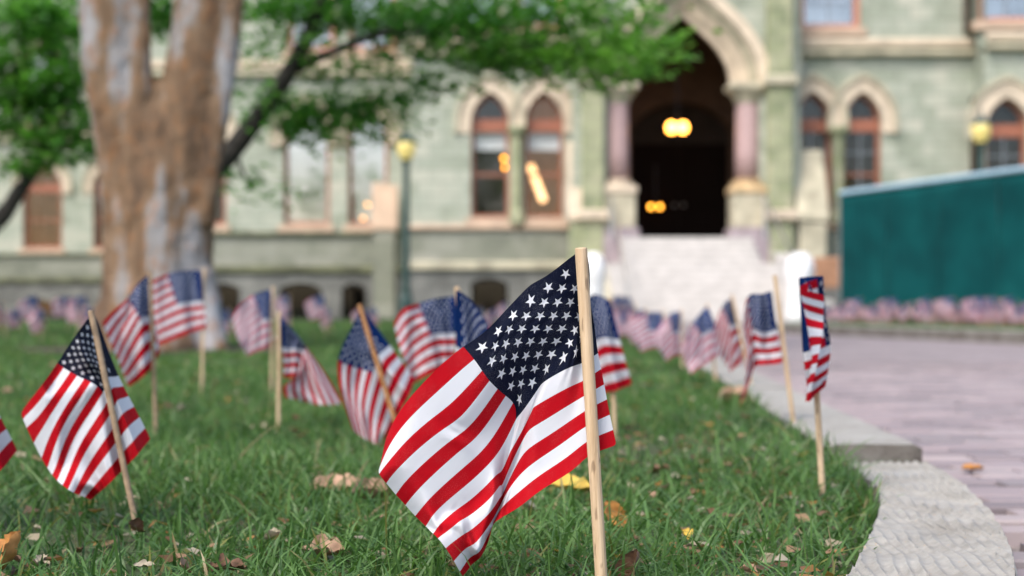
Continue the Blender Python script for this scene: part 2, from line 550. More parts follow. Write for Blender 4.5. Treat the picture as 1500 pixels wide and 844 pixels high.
# ------------------------------------------------------------------ ground, lawn, path, kerbs
bm = bmesh.new()
vs = [bm.verts.new(p) for p in ((-600, -600, 0), (600, -600, 0), (600, 600, 0), (-600, 600, 0))]
bm.faces.new(vs)
g = bm_obj('ground', bm, MAT['lawn_soil'])
g.location.z = -0.16
tag(g, kind='structure')

KS = 0.066
def kerb_in(Y):                       # lawn-side edge of the straight kerb
    return 0.589 + KS * (Y - 2.64)
inner = [(0.616, 2.60), (0.585, 2.36), (0.565, 2.20), (0.508, 1.977), (0.452, 1.795), (0.393, 1.62), (0.335, 1.47), (0.22, 1.30), (0.02, 1.17), (-0.30, 1.08), (-0.8, 1.03), (-3.5, 1.0)]
outer = [(0.760, 2.60), (0.735, 2.36), (0.700, 2.14), (0.655, 1.93), (0.610, 1.75), (0.550, 1.55), (0.47, 1.36), (0.32, 1.16), (0.09, 1.00), (-0.26, 0.905), (-0.8, 0.855), (-3.5, 0.83)]

# lawn sheet (polygon, gently uneven)
lawn_edge = [(kerb_in(y), y) for y in (31.0, 24, 18, 14, 10, 7, 5, 4, 3.2, 2.64)] + inner
def in_lawn(x, y):
    """vectorised: left of the kerb's lawn edge"""
    ys = np.array([p[1] for p in lawn_edge][::-1]); xs = np.array([p[0] for p in lawn_edge][::-1])
    lim = np.interp(y, ys, xs)
    return (x < lim) & (y > 1.0) & (y < 31.0)
def lawn_z(x, y):
    lim = np.interp(y, [p[1] for p in lawn_edge][::-1], [p[0] for p in lawn_edge][::-1])
    rise = 0.034 * np.exp(-((lim - x) / 0.22) ** 2) * np.clip((y - 2.45) / 0.3, 0, 1)
    return rise + 0.006 * np.sin(x * 2.3 + 1.0) * np.cos(y * 1.7) + 0.004 * np.sin(x * 6.1 + y * 4.3)

ys = np.concatenate([np.linspace(1.03, 3.4, 60), np.linspace(3.5, 8, 46), np.linspace(8.3, 31, 60)])
eys = np.array([p[1] for p in lawn_edge][::-1]); exs = np.array([p[0] for p in lawn_edge][::-1])
bm = bmesh.new()
rows = []
for y in ys:
    xr = float(np.interp(y, eys, exs))
    xl = -34.0
    ts = 1 - (1 - np.linspace(0, 1, 44)) ** 3
    row = []
    for k in range(44):
        x = xl + (xr - xl) * ts[k]
        row.append(bm.verts.new((x, y, float(lawn_z(x, y)))))
    rows.append(row)
for a, b in zip(rows[:-1], rows[1:]):
    for k in range(43):
        bm.faces.new((a[k], a[k + 1], b[k + 1], b[k]))
lawn = bm_obj('lawn', bm, MAT['lawn_soil'], smooth=True)
tag(lawn, kind='structure')

# second lawn behind the far kerb, under the fence
far_k = [(3.35, 19.6), (3.95, 17.0), (4.75, 13.0), (5.7, 9.2), (7.5, 5.0)]
bm = bmesh.new()
L = [bm.verts.new((x, y, 0.02)) for x, y in far_k]
Rr = [bm.verts.new((x, y, 0.02)) for x, y in ((11.0, 31.5), (20, 26), (26, 16), (26, 9), (26, 5))]
L[0].co = (6.3, 31.5, 0.02)
l0 = bm.verts.new((3.35, 19.6, 0.02)); 
seq = [L[0], l0] + L[1:]
bm.faces.new(seq + Rr[::-1])
bmesh.ops.triangulate(bm, faces=bm.faces[:])
lw2 = bm_obj('lawn', bm, MAT['lawn_soil'])
tag(lw2, kind='structure')

# path: sand bed, individual bricks near, one sheet beyond
PATH_Z = -0.035
bm = bmesh.new()
bm.faces.new([bm.verts.new(p) for p in ((-8, -3, 0), (14, -3, 0), (14, 31.5, 0), (0.2, 31.5, 0), (0.2, 2.0, 0), (-8, 2.0, 0))])
path = bm_obj('path', bm, MAT['path_sand'])
path.location.z = PATH_Z - 0.02
tag(path, kind='structure')

def kerb_out_x(y):
    if y >= 2.62: return 0.763 + KS * (y - 2.64)
    oy = np.array([p[1] for p in outer][::-1]); ox = np.array([p[0] for p in outer][::-1])
    return float(np.interp(y, oy, ox))
BW, BH, GAP = 0.205, 0.066, 0.006
brick_meshes = []
for k in range(3):
    b2 = bmesh.new()
    box(b2, -BW / 2, BW / 2, -BH / 2, BH / 2, -0.045, 0, 0)
    top = [e for e in b2.edges if all(abs(v.co.z) < 1e-6 for v in e.verts)]
    bmesh.ops.bevel(b2, geom=top, offset=0.004, segments=1, affect='EDGES')
    me = bpy.data.meshes.new('brick')
    b2.to_mesh(me); b2.free()
    me.materials.append(MAT['paving_brick'])
    brick_meshes.append(me)
spots = []
row = 0
y = 0.9
while y < 9.0:
    x0 = kerb_out_x(max(y - 0.04, 0.9)) + 0.02
    off = (BW + GAP) * (0.5 if row % 2 else 0.0)
    x = math.floor((x0 - 0.2) / (BW + GAP)) * (BW + GAP) + off
    while x < 0.42 * y + 1.3:
        if x - BW / 2 > kerb_out_x(max(y - 0.04, 0.9)) - 0.05: spots.append((x, y))
        x += BW + GAP
    y += BH + GAP
    row += 1
def bkey(s):
    px = 750 + s[0] / s[1] * FPX
    return s[1] if (s[1] > 1.55 and px < 1530) else 100 + s[1]
spots.sort(key=bkey)
rb = random.Random(3)
for k, (x, y) in enumerate(spots[:300]):
    o = bpy.data.objects.new('brick', brick_meshes[k % 3])
    COL.objects.link(o)
    o.parent = path
    o.location = (x + rb.uniform(-.002, .002), y + rb.uniform(-.002, .002), 0.02 + rb.uniform(-0.003, 0.003))
    o.rotation_euler = (rb.uniform(-.01, .01), rb.uniform(-.01, .01), rb.uniform(-.008, .008))
V, F, T = [], [], []
for (x, y) in spots[300:]:
    z = 0.02 + rb.uniform(-0.003, 0.003)
    tone = rb.random()
    i0 = len(V)
    for (ax, ay, az) in ((-1, -1, -0.03), (1, -1, -0.03), (1, 1, -0.03), (-1, 1, -0.03), (-1, -1, 0), (1, -1, 0), (1, 1, 0), (-1, 1, 0)):
        s = 1.0 if az < 0 else 0.97
        V.append((x + ax * BW / 2 * s, y + ay * BH / 2 * s, z + az)); T.append(tone)
    F += [(i0 + 4, i0 + 5, i0 + 6, i0 + 7), (i0, i0 + 1, i0 + 5, i0 + 4), (i0 + 1, i0 + 2, i0 + 6, i0 + 5), (i0 + 2, i0 + 3, i0 + 7, i0 + 6), (i0 + 3, i0, i0 + 4, i0 + 7)]
me = bpy.data.meshes.new('brick_field')
me.from_pydata(V, [], F)
at = me.attributes.new('tone', 'FLOAT', 'POINT')
at.data.foreach_set('value', T)
o = link_mesh('brick_field', me, MAT['paving_brick'], path)
tag(o, kind='stuff')
bm = bmesh.new()
ly = [(kerb_out_x(9.0) - 0.1, 9.0), (kerb_out_x(31.4) - 0.1, 31.4), (14, 31.4), (14, 9.0)]
bm.faces.new([bm.verts.new((x, y, 0.02)) for x, y in ly])
bm.faces.new([bm.verts.new((x, y, 0.018)) for x, y in ((0.42 * 4.9 + 1.2, 5.0), (14, 5.0), (14, 8.99), (0.42 * 8.99 + 1.2, 8.99))])
o = bm_obj('path_surface', bm, MAT['path_far'], path)

# kerb stones
kerb = empty('kerb', (0.6, 2.6, -0.1))
tag(kerb, kind='structure')
def kerb_piece(A, B, z0, z1, rid=0.0, seed=0, n=14):
    """strip between two edge polylines, top roughened with tooled ridges, ends closed"""
    A = catmull([(p[0], p[1], 0) for p in A], 14)
    B = catmull([(p[0], p[1], 0) for p in B], 14)
    bm = bmesh.new()
    top = []
    arc = 0.0
    for i, (a, b) in enumerate(zip(A, B)):
        if i: arc += ((a + b) / 2 - (A[i - 1] + B[i - 1]) / 2).length
        r = []
        for k in range(n + 1):
            t = k / n
            p = a.lerp(b, t)
            ed = min(t, 1 - t)
            z = z1 - (0.008 if k in (0, n) else 0)
            nz = mnoise.noise(Vector((p.x * 30 + seed, p.y * 30, 0)))
            n2 = mnoise.noise(Vector((p.x * 14 + seed, p.y * 9, 3.3)))
            z += rid * (0.55 * (1 - 2 * abs(math.sin((p.x - 0.10 * p.y + 0.012 * n2 + 0.003 * nz) * math.pi / 0.0155)) ** 0.7) * max(0.15, 0.75 + 0.9 * n2) + 0.35 * nz)
            z += 0.0025 * mnoise.noise(Vector((p.x * 9, p.y * 9, seed)))
            wob = 0.006 * mnoise.noise(Vector((p.x * 22, p.y * 22, seed + 5))) if k in (0, n) else 0
            r.append(bm.verts.new((p.x + wob, p.y + wob, z)))
        top.append(r)
    for i in range(len(top) - 1):
        for k in range(n):
            bm.faces.new((top[i][k], top[i][k + 1], top[i + 1][k + 1], top[i + 1][k]))
    border = [r[0] for r in top] + top[-1][1:] + [r[-1] for r in top[::-1]][1:] + top[0][::-1][1:-1]
    low = [bm.verts.new((v.co.x, v.co.y, z0)) for v in border]
    m = len(border)
    for i in range(m):
        bm.faces.new((border[i], border[(i + 1) % m], low[(i + 1) % m], low[i]))
    for v in bm.verts: v.co -= Vector(kerb.location)
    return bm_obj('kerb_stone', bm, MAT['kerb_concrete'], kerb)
# subdivide near edges so that the ridges resolve
def densify(pts, n): 
    q = catmull([(p[0], p[1], 0) for p in pts], n)
    return [(v.x, v.y) for v in q]
kerb_piece(densify(inner[:8], 2), densify(outer[:8], 2), -0.1, 0.028, 0.0055, 1, 72)
kerb_piece(inner[7:], outer[7:], -0.1, 0.026, 0.001, 2)
yy = 2.64
k = 0
while yy < 30:
    y2 = yy + 1.83
    a = [(kerb_in(t), t) for t in np.linspace(yy + 0.006, y2, 5)]
    b = [(kerb_in(t) + 0.172, t) for t in np.linspace(yy + 0.006, y2, 5)]
    kerb_piece(a, b, -0.1, 0.055 + 0.004 * math.sin(k * 2.1), 0.0004, 10 + k)
    yy = y2; k += 1
kerb2 = empty('kerb', (4, 15, -0.1))
tag(kerb2, kind='structure')
kerb = kerb2
fk = catmull([(p[0], p[1], 0) for p in far_k], 3)
for a, b in zip(fk[:-1], fk[1:]):
    d = (b - a).normalized(); nrm = Vector((-d.y, d.x, 0))
    a2 = a + d * 0.006
    kerb_piece([(a2.x, a2.y), (b.x, b.y)], [(a2.x + nrm.x * 0.22, a2.y + nrm.y * 0.22), (b.x + nrm.x * 0.22, b.y + nrm.y * 0.22)], -0.1, 0.09, 0.0004, 40 + a.x)

# ------------------------------------------------------------------ the hall
HALL = empty('stone_hall', (4.0, 33.0, 0.0))
tag(HALL, 'green stone Gothic hall with pointed arch entrance behind the lawn', 'building')
def hp(name, bm, mat, parent=None, smooth=False, root=None):
    rt = root or HALL
    for v in bm.verts: v.co -= Vector(rt.location)
    return bm_obj(name, bm, MAT[mat], parent or rt, smooth)

def arch_pts(cx, w, zs, za, n=10, kind='pointed'):
    """outline over the top of an opening, from right springing to left springing"""
    out = []
    if kind == 'rect':
        return [(cx + w, za), (cx - w, za)]
    r = za - zs
    if kind == 'pointed':
        Rr = (w * w + r * r) / (2 * w)
        a1 = math.asin(min(1, r / Rr))
        c = cx + w - Rr
        for k in range(n + 1):
            t = a1 * k / n
            out.append((c + Rr * math.cos(t), zs + Rr * math.sin(t)))
        c2 = cx - w + Rr
        for k in range(1, n + 1):
            t = a1 * (1 - k / n)
            out.append((c2 - Rr * math.cos(t), zs + Rr * math.sin(t)))
    elif kind == 'ogee':
        # pointed arch whose sides swing in and then up to the apex
        half = []
        for k in range(n + 1):
            t = k / n
            x = w * math.cos(t * math.pi / 2) ** 0.9
            z = r * (0.70 * math.sin(t * math.pi / 2) + 0.30 * t ** 4)
            half.append((x, z))
        half[-1] = (0.0, r)
        out = [(cx + x, zs + z) for x, z in half] + [(cx - x, zs + z) for x, z in half[::-1][1:]]
    else:  # segmental
        Rr = (w * w + r * r) / (2 * r)
        a1 = math.asin(min(1, w / Rr))
        for k in range(2 * n + 1):
            t = a1 * (1 - k / n)
            out.append((cx + Rr * math.sin(t), za - Rr + Rr * math.cos(t)))
    return out

def opening(cx, w, z0, zs, za, kind='pointed', n=10):
    return [(cx - w, z0), (cx + w, z0)] + arch_pts(cx, w, zs, za, n, kind)

def wall(name, mat, Y, x0, x1, z0, z1, holes, depth=0.35, outline=None):
    if name == 'wall' and z0 < 6.4 < z1:      # one panel per storey, split behind the string course
        lo = [h for h in holes if h[0][1] < 6.4]; hi = [h for h in holes if h[0][1] >= 6.4]
        wall(name, mat, Y, x0, x1, z0, 6.4, lo, depth)
        return wall(name, mat, Y, x0, x1, 6.4, z1, hi, depth)
    bm = bmesh.new()
    def face(pts): bm.faces.new([bm.verts.new((x, Y, z)) for x, z in pts])
    cur = x0
    for h in sorted(holes, key=lambda h: h[0][0]):
        xa, xb, zb = h[0][0], h[1][0], h[0][1]
        if xa > cur: face([(cur, z0), (xa, z0), (xa, z1), (cur, z1)])
        if zb > z0: face([(xa, z0), (xb, z0), (xb, zb), (xa, zb)])
        top = h[2:]
        if abs(top[0][0] - xb) > 1e-6: top = [h[1]] + top
        for (ax, az_), (bx_, bz_) in zip(top[:-1], top[1:]):
            if ax - bx_ > 1e-7: face([(bx_, bz_), (ax, az_), (ax, z1), (bx_, z1)])
        cur = xb
        v = [bm.verts.new((x, Y, z)) for x, z in h]
        bk = [bm.verts.new((x, Y + depth, z)) for x, z in h]
        m = len(v)
        for i in range(m):
            if (v[i].co - v[(i + 1) % m].co).length > 1e-7:
                bm.faces.new((v[i], v[(i + 1) % m], bk[(i + 1) % m], bk[i]))
    if x1 > cur: face([(cur, z0), (x1, z0), (x1, z1), (cur, z1)])
    return hp(name, bm, mat)

def ring(bm, A, B, y0, y1):
    """solid strip between two matching outlines A (inner) and B (outer), from depth y0 to y1"""
    m = len(A)
    a0 = [bm.verts.new((x, y0, z)) for x, z in A]; b0 = [bm.verts.new((x, y0, z)) for x, z in B]
    a1 = [bm.verts.new((x, y1, z)) for x, z in A]; b1 = [bm.verts.new((x, y1, z)) for x, z in B]
    for i in range(m - 1):
        bm.faces.new((a0[i], a0[i + 1], b0[i + 1], b0[i]))
        bm.faces.new((b0[i], b0[i + 1], b1[i + 1], b1[i]))
        bm.faces.new((a0[i], a1[i], a1[i + 1], a0[i + 1]))
    bm.faces.new((a0[0], b0[0], b1[0], a1[0]))
    bm.faces.new((a0[-1], a1[-1], b1[-1], b0[-1]))

def sheet(name, pts, Y, mat, parent, root=None):
    bm = bmesh.new()
    bm.faces.new([bm.verts.new((x, Y, z)) for x, z in pts])
    return hp(name, bm, mat, parent, root=root)

def bar(name, x0, x1, y0, y1, z0, z1, mat, parent, bev=0.0, root=None):
    bm = bmesh.new()
    box(bm, x0, x1, y0, y1, z0, z1, bev)
    return hp(name, bm, mat, parent, root=root)

def window(Y, cx, w, z0, zs, za, kind='pointed', frame='red_wood', glass='glass', fw=0.10, archt=0.0,
           blind=False, lit=False, sill='peach_stone', transom=True, muntins=0, arch_mat='cream_stone', hood=True, proud=0.0):
    o_out = opening(cx, w, z0, zs, za, kind)
    k = (w - fw) / w
    o_in = opening(cx, w - fw, z0 + fw, zs, za - fw * (1.25 if kind == 'pointed' else 1.0), kind)
    bm = bmesh.new()
    ring(bm, o_in + o_in[:1], o_out + o_out[:1], Y + 0.16, Y + 0.30)
    win = hp('window', bm, frame)
    sheet('pane', o_in, Y + 0.25, glass, win)
    if transom:
        bar('transom', cx - w + fw, cx + w - fw, Y + 0.165, Y + 0.29, zs - 0.20, zs + 0.10, frame, win)
        bar('sash_rail', cx - w + fw, cx + w - fw, Y + 0.20, Y + 0.285, (z0 + zs) / 2 - 0.12, (z0 + zs) / 2 - 0.06, frame, win)
    for q in range(muntins):
        xx = cx - w + fw + (2 * (w - fw)) * (q + 1) / (muntins + 1)
        bar('glazing_bar', xx - 0.015, xx + 0.015, Y + 0.21, Y + 0.28, z0 + fw, zs - 0.2, 'fence_post', win)
    if muntins:
        for zz in (0.25, 0.75):
            z_ = z0 + fw + (zs - 0.2 - z0 - fw) * zz
            bar('glazing_bar', cx - w + fw, cx + w - fw, Y + 0.212, Y + 0.278, z_ - 0.015, z_ + 0.015, 'fence_post', win)
    if blind:
        bar('blind', cx - w + fw, cx + w - fw, Y + 0.33, Y + 0.345, zs - 0.62, zs - 0.201, 'blind', win)
    # room behind
    bm = bmesh.new()
    xa, xb, ya, yb, za_, zb_ = cx - w - 0.1, cx + w + 0.1, Y + 0.36, Y + 2.2, z0 - 0.1, za + 0.1
    q = [bm.verts.new(p) for p in ((xa, ya, za_), (xb, ya, za_), (xb, yb, za_), (xa, yb, za_), (xa, ya, zb_), (xb, ya, zb_), (xb, yb, zb_), (xa, yb, zb_))]
    for f in ((0, 1, 2, 3), (4, 7, 6, 5), (0, 3, 7, 4), (1, 5, 6, 2), (3, 2, 6, 7)): bm.faces.new([q[i] for i in f])
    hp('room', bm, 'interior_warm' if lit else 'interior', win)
    if sill:
        bar('sill', cx - w - 0.12, cx + w + 0.12, Y - 0.12, Y + 0.16, z0 - 0.22, z0 - 0.003, sill, win, 0.015)
    if archt:
        zt = zs - (0.25 if hood else 0)
        A = [(cx + w, zt)] + arch_pts(cx, w, zs, za, 10, kind) + [(cx - w, zt)]
        B = [(cx + w + archt, zt)] + arch_pts(cx, w + archt, zs, za + archt * 1.15, 10, kind) + [(cx - w - archt, zt)]
        C = [(cx + w + archt + 0.09, zt)] + arch_pts(cx, w + archt + 0.09, zs, za + archt * 1.15 + 0.11, 10, kind) + [(cx - w - archt - 0.09, zt)]
        bm = bmesh.new()
        ring(bm, A, B, Y - 0.05 - proud, Y + 0.02)
        a = hp('arch_stone', bm, arch_mat, win)
        bm = bmesh.new()
        ring(bm, B, C, Y - 0.11 - proud, Y + 0.024 + proud)
        hp('hood_mould', bm, 'buff_stone', win)
    return win

Y1, Y2, Y3, Y4, Y5, Y6 = 52.0, 37.0, 34.0, 33.0, 34.0, 33.2
ZT = 13.0
ZP, ZC = 1.25, 2.15
# --- wall planes with their openings
w1 = [dict(cx=PX(62, Y1), w=0.72), dict(cx=PX(165, Y1), w=0.72), dict(cx=PX(-60, Y1), w=0.72), dict(cx=PX(-170, Y1), w=0.72)]
w2 = [dict(cx=PX(449, Y2), w=0.60), dict(cx=PX(539, Y2), w=0.52), dict(cx=PX(300, Y2), w=0.55)]
w3 = [dict(cx=PX(718, Y3), w=0.46), dict(cx=PX(797, Y3), w=0.46)]
w5 = [dict(cx=PX(1183, Y5) + 0.12, w=0.46), dict(cx=PX(1263, Y5), w=0.46)]
w6 = [dict(cx=PX(1475, Y6), w=0.50)]
SZ, SS, SA = 2.45, 4.72, 5.45
def hole(d, z0=SZ, zs=SS, za=SA, kind='pointed'): return opening(d['cx'], d['w'], z0, zs, za, kind)
U0, US_, UA = 6.98, 9.3, 9.9
up1 = [PX(62, Y1), PX(165, Y1)]
up2 = [PX(455, Y2), PX(545, Y2), PX(310, Y2)]
up3 = [PX(700, Y3), PX(790, Y3)]
up5 = [PX(1217, Y5)]
up6 = [PX(1478, Y6)]
def uph(cx, w=0.7): return opening(cx, w, U0, US_, UA, 'segmental', 4)
x1L, x1R = PX(-900, Y1), PX(215, Y1)
x2L, x2R = PX(188, Y2), PX(628, Y2)
x3L, x3R = PX(603, Y3), PX(848, Y3)
x4L, x4R = PX(838, Y4), PX(1172, Y4)
x5L, x5R = x4R, PX(1440, Y5)
x6L, x6R = PX(1443, Y6), PX(2000, Y6)
wall('wall', 'serpentine', Y1, x1L, x1R, ZP, ZT, [hole(d) for d in w1] + [uph(x) for x in up1])
wall('wall', 'serpentine', Y2, x2L, x2R, ZP, ZT, [hole(d) for d in w2] + [uph(x, 0.62) for x in up2])
wall('wall', 'serpentine', Y3, x3L, x3R, ZP, ZT, [hole(d) for d in w3] + [uph(x, 0.55) for x in up3])
wall('wall', 'serpentine', Y5, x5L, x5R, ZP, ZT, [hole(d) for d in w5] + [uph(x, 0.72) for x in up5])
wall('wall', 'serpentine', Y6, x6L, x6R, ZP, ZT, [hole(d, zs=4.5, za=5.2) for d in w6] + [uph(x, 0.72) for x in up6])
for xx, ya, yb, m in ((x2L, Y2, Y1, 'serpentine'), (x3L, Y3, Y2, 'serpentine'), (x6L, Y6, Y5, 'serpentine')):
    bm = bmesh.new()
    bm.faces.new([bm.verts.new(p) for p in ((xx, ya, 0), (xx, yb, 0), (xx, yb, ZT), (xx, ya, ZT))])
    hp('wall', bm, m)
# --- basement
def basement(Y, xa, xb, holes):
    wall('basement_wall', 'grey_stone', Y - 0.14, xa, xb, 0, ZP, holes)
basement(Y1, x1L, x1R, [opening(PX(54, Y1), 0.62, 0.05, 0.45, 0.62, 'segmental', 4)])
basement(Y2, x2L, x2R, [opening(PX(441, Y2), 0.55, 0.02, 0.78, 0.95, 'segmental', 4), opening(PX(519, Y2), 0.32, 0.02, 0.78, 0.92, 'segmental', 4), opening(PX(330, Y2), 0.4, 0.02, 0.78, 0.92, 'segmental', 4)])
basement(Y3, x3L - 0.14, x3R, [opening(PX(717, Y3), 0.44, 0.2, 0.86, 1.0, 'segmental', 4)])
basement(Y5, x5L, x5R, [])
basement(Y6, x6L, x6R, [])
for Yb, cx, w, z0, zs, za, lit in ((Y1, PX(54, Y1), .62, .05, .45, .62, True), (Y2, PX(441, Y2), .55, .02, .78, .95, False), (Y2, PX(519, Y2), .32, .02, .78, .92, False),
                                   (Y2, PX(330, Y2), .4, .02, .78, .92, False), (Y3, PX(717, Y3), .44, .2, .86, 1.0, False)):
    window(Yb - 0.14, cx, w, z0, zs, za, 'segmental', frame='door_wood', fw=0.05, transom=False, lit=lit, sill=None, glass='glass')
# --- courses
def course(Y, xa, xb, z, h, proud, mat, bev=0.03):
    bm = bmesh.new()
    box(bm, xa, xb, Y - proud, Y + 0.1, z, z + h, bev)
    return hp('string_course', bm, mat)
for Yc, xa, xb in ((Y1, x1L, x1R), (Y2, x2L, x2R), (Y3, x3L - 0.2, x3R), (Y5, x5L, x5R), (Y6, x6L, x6R)):
    course(Yc, xa, xb, ZP - 0.06, 0.2, 0.24, 'mossy_stone' if Yc > 36 else 'buff_stone')
    course(Yc, xa, xb, ZC, 0.12, 0.16, 'mossy_stone' if Yc > 36 else 'peach_stone')
    course(Yc, xa, xb, 6.52, 0.20, 0.12, 'cream_stone')
    course(Yc, xa, xb, 6.30, 0.12, 0.2, 'buff_stone')
    course(Yc, xa, xb, ZT - 0.5, 0.5, 0.4, 'cream_stone')
    bm = bmesh.new()                      # ashlar dado between the two courses
    box(bm, xa, xb, Yc - 0.06, Yc + 0.05, ZP + 0.14, ZC)
    hp('dado', bm, 'grey_ashlar')
bm = bmesh.new()
for Yc, xa, xb in ((Y1, x1L, x1R), (Y2, x2L, x2R), (Y3, x3L, x4L), (Y4, x4L, x4R), (Y5, x5L, x5R), (Y6, x6L, x6R)):
    q = [bm.verts.new(p) for p in ((xa, Yc - 0.3, ZT), (xb, Yc - 0.3, ZT), (xb, 60, ZT + 9), (xa, 60, ZT + 9))]
    bm.faces.new(q)
hp('roof', bm, 'slate')
# --- windows
for d in w1: window(Y1, d['cx'], d['w'], SZ, SS, SA, archt=0.3, fw=0.12, lit=(d is w1[0]))
window(Y2, w2[0]['cx'], w2[0]['w'], SZ, SS, SA, archt=0.28, glass='glass_bright', fw=0.09, transom=False)
window(Y2, w2[1]['cx'], w2[1]['w'], SZ, SS, SA, archt=0.28, proud=0.012, glass='glass_bright', fw=0.09, transom=False)
window(Y2, w2[2]['cx'], w2[2]['w'], SZ, SS, SA, archt=0.28)
window(Y3, w3[0]['cx'], w3[0]['w'], SZ, SS, SA, archt=0.30, blind=True, fw=0.08, lit=False)
window(Y3, w3[1]['cx'], w3[1]['w'], SZ, SS, SA, archt=0.30, proud=0.012, blind=True, fw=0.08, lit=True)
window(Y5, w5[0]['cx'], w5[0]['w'], SZ, SS, SA, archt=0.30, muntins=1, fw=0.08)
window(Y5, w5[1]['cx'], w5[1]['w'], SZ, SS, SA, archt=0.30, proud=0.012, muntins=1, fw=0.08)
window(Y6, w6[0]['cx'], w6[0]['w'], SZ, 4.5, 5.2, archt=0.36, muntins=1, fw=0.08)
for Yc, xs, w in ((Y1, up1, 0.7), (Y2, up2, 0.62), (Y3, up3, 0.55), (Y5, up5, 0.72), (Y6, up6, 0.72)):
    for q, x in enumerate(xs):
        window(Yc, x, w, U0, US_, UA, 'segmental', frame='pink_frame', glass='glass_bright', fw=0.13, transom=False, muntins=1, sill='peach_stone', archt=0.25, proud=0.012 * (q % 2))
# colonnettes between paired windows
for Yc, xa, xb in ((Y3, w3[0]['cx'] + .46, w3[1]['cx'] - .46), (Y5, w5[0]['cx'] + .46, w5[1]['cx'] - .46)):
    cx = (xa + xb) / 2
    bm = bmesh.new()
    lathe(bm, [(0.20, SZ - 0.15), (0.20, SZ + 0.08), (0.16, SZ + 0.14), (0.14, SZ + 0.2), (0.135, SS - 0.42), (0.15, SS - 0.36), (0.23, SS - 0.22), (0.23, SS - 0.12)], 16, (cx, Yc - 0.09, 0))
    hp('colonnette', bm, 'serpentine_pier', smooth=False)
# --- sloping cream buttresses
def buttress(px0, px1, Y, z1, z2, proud, mat='buff_stone', cap='cream_stone'):
    xa, xb = PX(px0, Y), PX(px1, Y)
    bm = bmesh.new()
    box(bm, xa, xb, Y - proud, Y + 0.05, 0, z1, 0.02)
    b = hp('buttress', bm, mat)
    bm = bmesh.new()
    pr = [(Y - proud - 0.05, z1), (Y - proud - 0.05, z1 + 0.12), (Y + 0.02, z2), (Y + 0.02, z1)]
    A = [bm.verts.new((xa - 0.05, y, z)) for y, z in pr]; B = [bm.verts.new((xb + 0.05, y, z)) for y, z in pr]
    bm.faces.new(A); bm.faces.new(B[::-1])
    for i in range(4): bm.faces.new((A[i], B[i], B[(i + 1) % 4], A[(i + 1) % 4]))
    hp('weathering', bm, cap, b)
buttress(548, 580, Y2, 2.30, 3.55, 0.27, 'grey_ashlar', 'peach_stone')
buttress(1163, 1202, Y4 + 0.4, 2.3, 4.0, 0.65, 'buff_stone', 'buff_stone')
buttress(833, 868, Y4 + 0.4, 2.3, 4.2, 0.6, 'serpentine_pier')
# --- entrance porch
CX = PX(1001, Y4)
hw = 1.14
SPR = PZ(122, Y4); APX = PZ(18, Y4)
out4 = [(x4L, 0), (x4R, 0), (x4R, ZT), (x4L, ZT)]
arch_o = opening(CX, hw + 0.62, 1.9, SPR, APX + 0.72, 'ogee', 14)
wall('porch_wall', 'serpentine', Y4, x4L, x4R, 0, ZT, [arch_o], 0.5)
for k, (wi, ap, y0, y1, m) in enumerate(((0.0, 0.0, 0.32, 0.52, 'cream_stone'), (0.20, 0.25, 0.18, 0.40, 'cream_stone'), (0.41, 0.49, 0.03, 0.30, 'buff_stone'))):
    A = arch_pts(CX, hw + wi, SPR, APX + ap, 14, 'ogee')
    B = arch_pts(CX, hw + wi + 0.213, SPR, APX + ap + 0.247, 14, 'ogee')
    bm = bmesh.new()
    ring(bm, A, B, Y4 + y0, Y4 + y1)
    hp('arch_order', bm, m)
A = arch_pts(CX, hw + 0.60, SPR, APX + 0.70, 14, 'ogee'); B = arch_pts(CX, hw + 0.86, SPR, APX + 1.02, 14, 'ogee')
bm = bmesh.new(); ring(bm, A, B, Y4 - 0.16, Y4 + 0.05); hp('hood_mould', bm, 'cream_stone')
LAND = 1.9
for s in (-1, 1):
    cx = CX + s * PX(750 + 97, Y4)
    cy = Y4 + 0.25
    base = empty('column', (cx - HALL.location.x, cy - HALL.location.y, 0)); base.parent = HALL
    def cpart(name, bm, mat, smooth=False):
        for v in bm.verts: v.co -= Vector((0, 0, 0))
        return bm_obj(name, bm, MAT[mat], base, smooth)
    bm = bmesh.new(); lathe(bm, [(0.30, 3.28), (0.295, 3.9), (0.285, 5.0), (0.28, 5.05)], 24); cpart('shaft', bm, 'pink_granite', True)
    bm = bmesh.new(); lathe(bm, [(0.30, 5.05), (0.33, 5.10), (0.31, 5.14), (0.44, 5.30), (0.47, 5.36)], 24); box(bm, -0.5, 0.5, -0.45, 0.35, 5.362, SPR - 0.003, 0.02); cpart('capital', bm, 'buff_stone')
    bm = bmesh.new(); box(bm, -0.46, 0.46, -0.48, 0.36, 2.94, 3.10, 0.02); lathe(bm, [(0.44, 3.10), (0.44, 3.16), (0.36, 3.19), (0.38, 3.24), (0.31, 3.28)], 24); cpart('column_base', bm, 'ochre_stone' if s > 0 else 'cream_stone')
    bm = bmesh.new(); box(bm, -0.42, 0.42, -0.44, 0.30, 2.14, 2.94, 0.03); cpart('pedestal', bm, 'buff_stone')
    bm = bmesh.new(); box(bm, -0.50, 0.50, -0.56, 0.33, 1.2, 2.14, 0.03); cpart('plinth', bm, 'purple_stone')
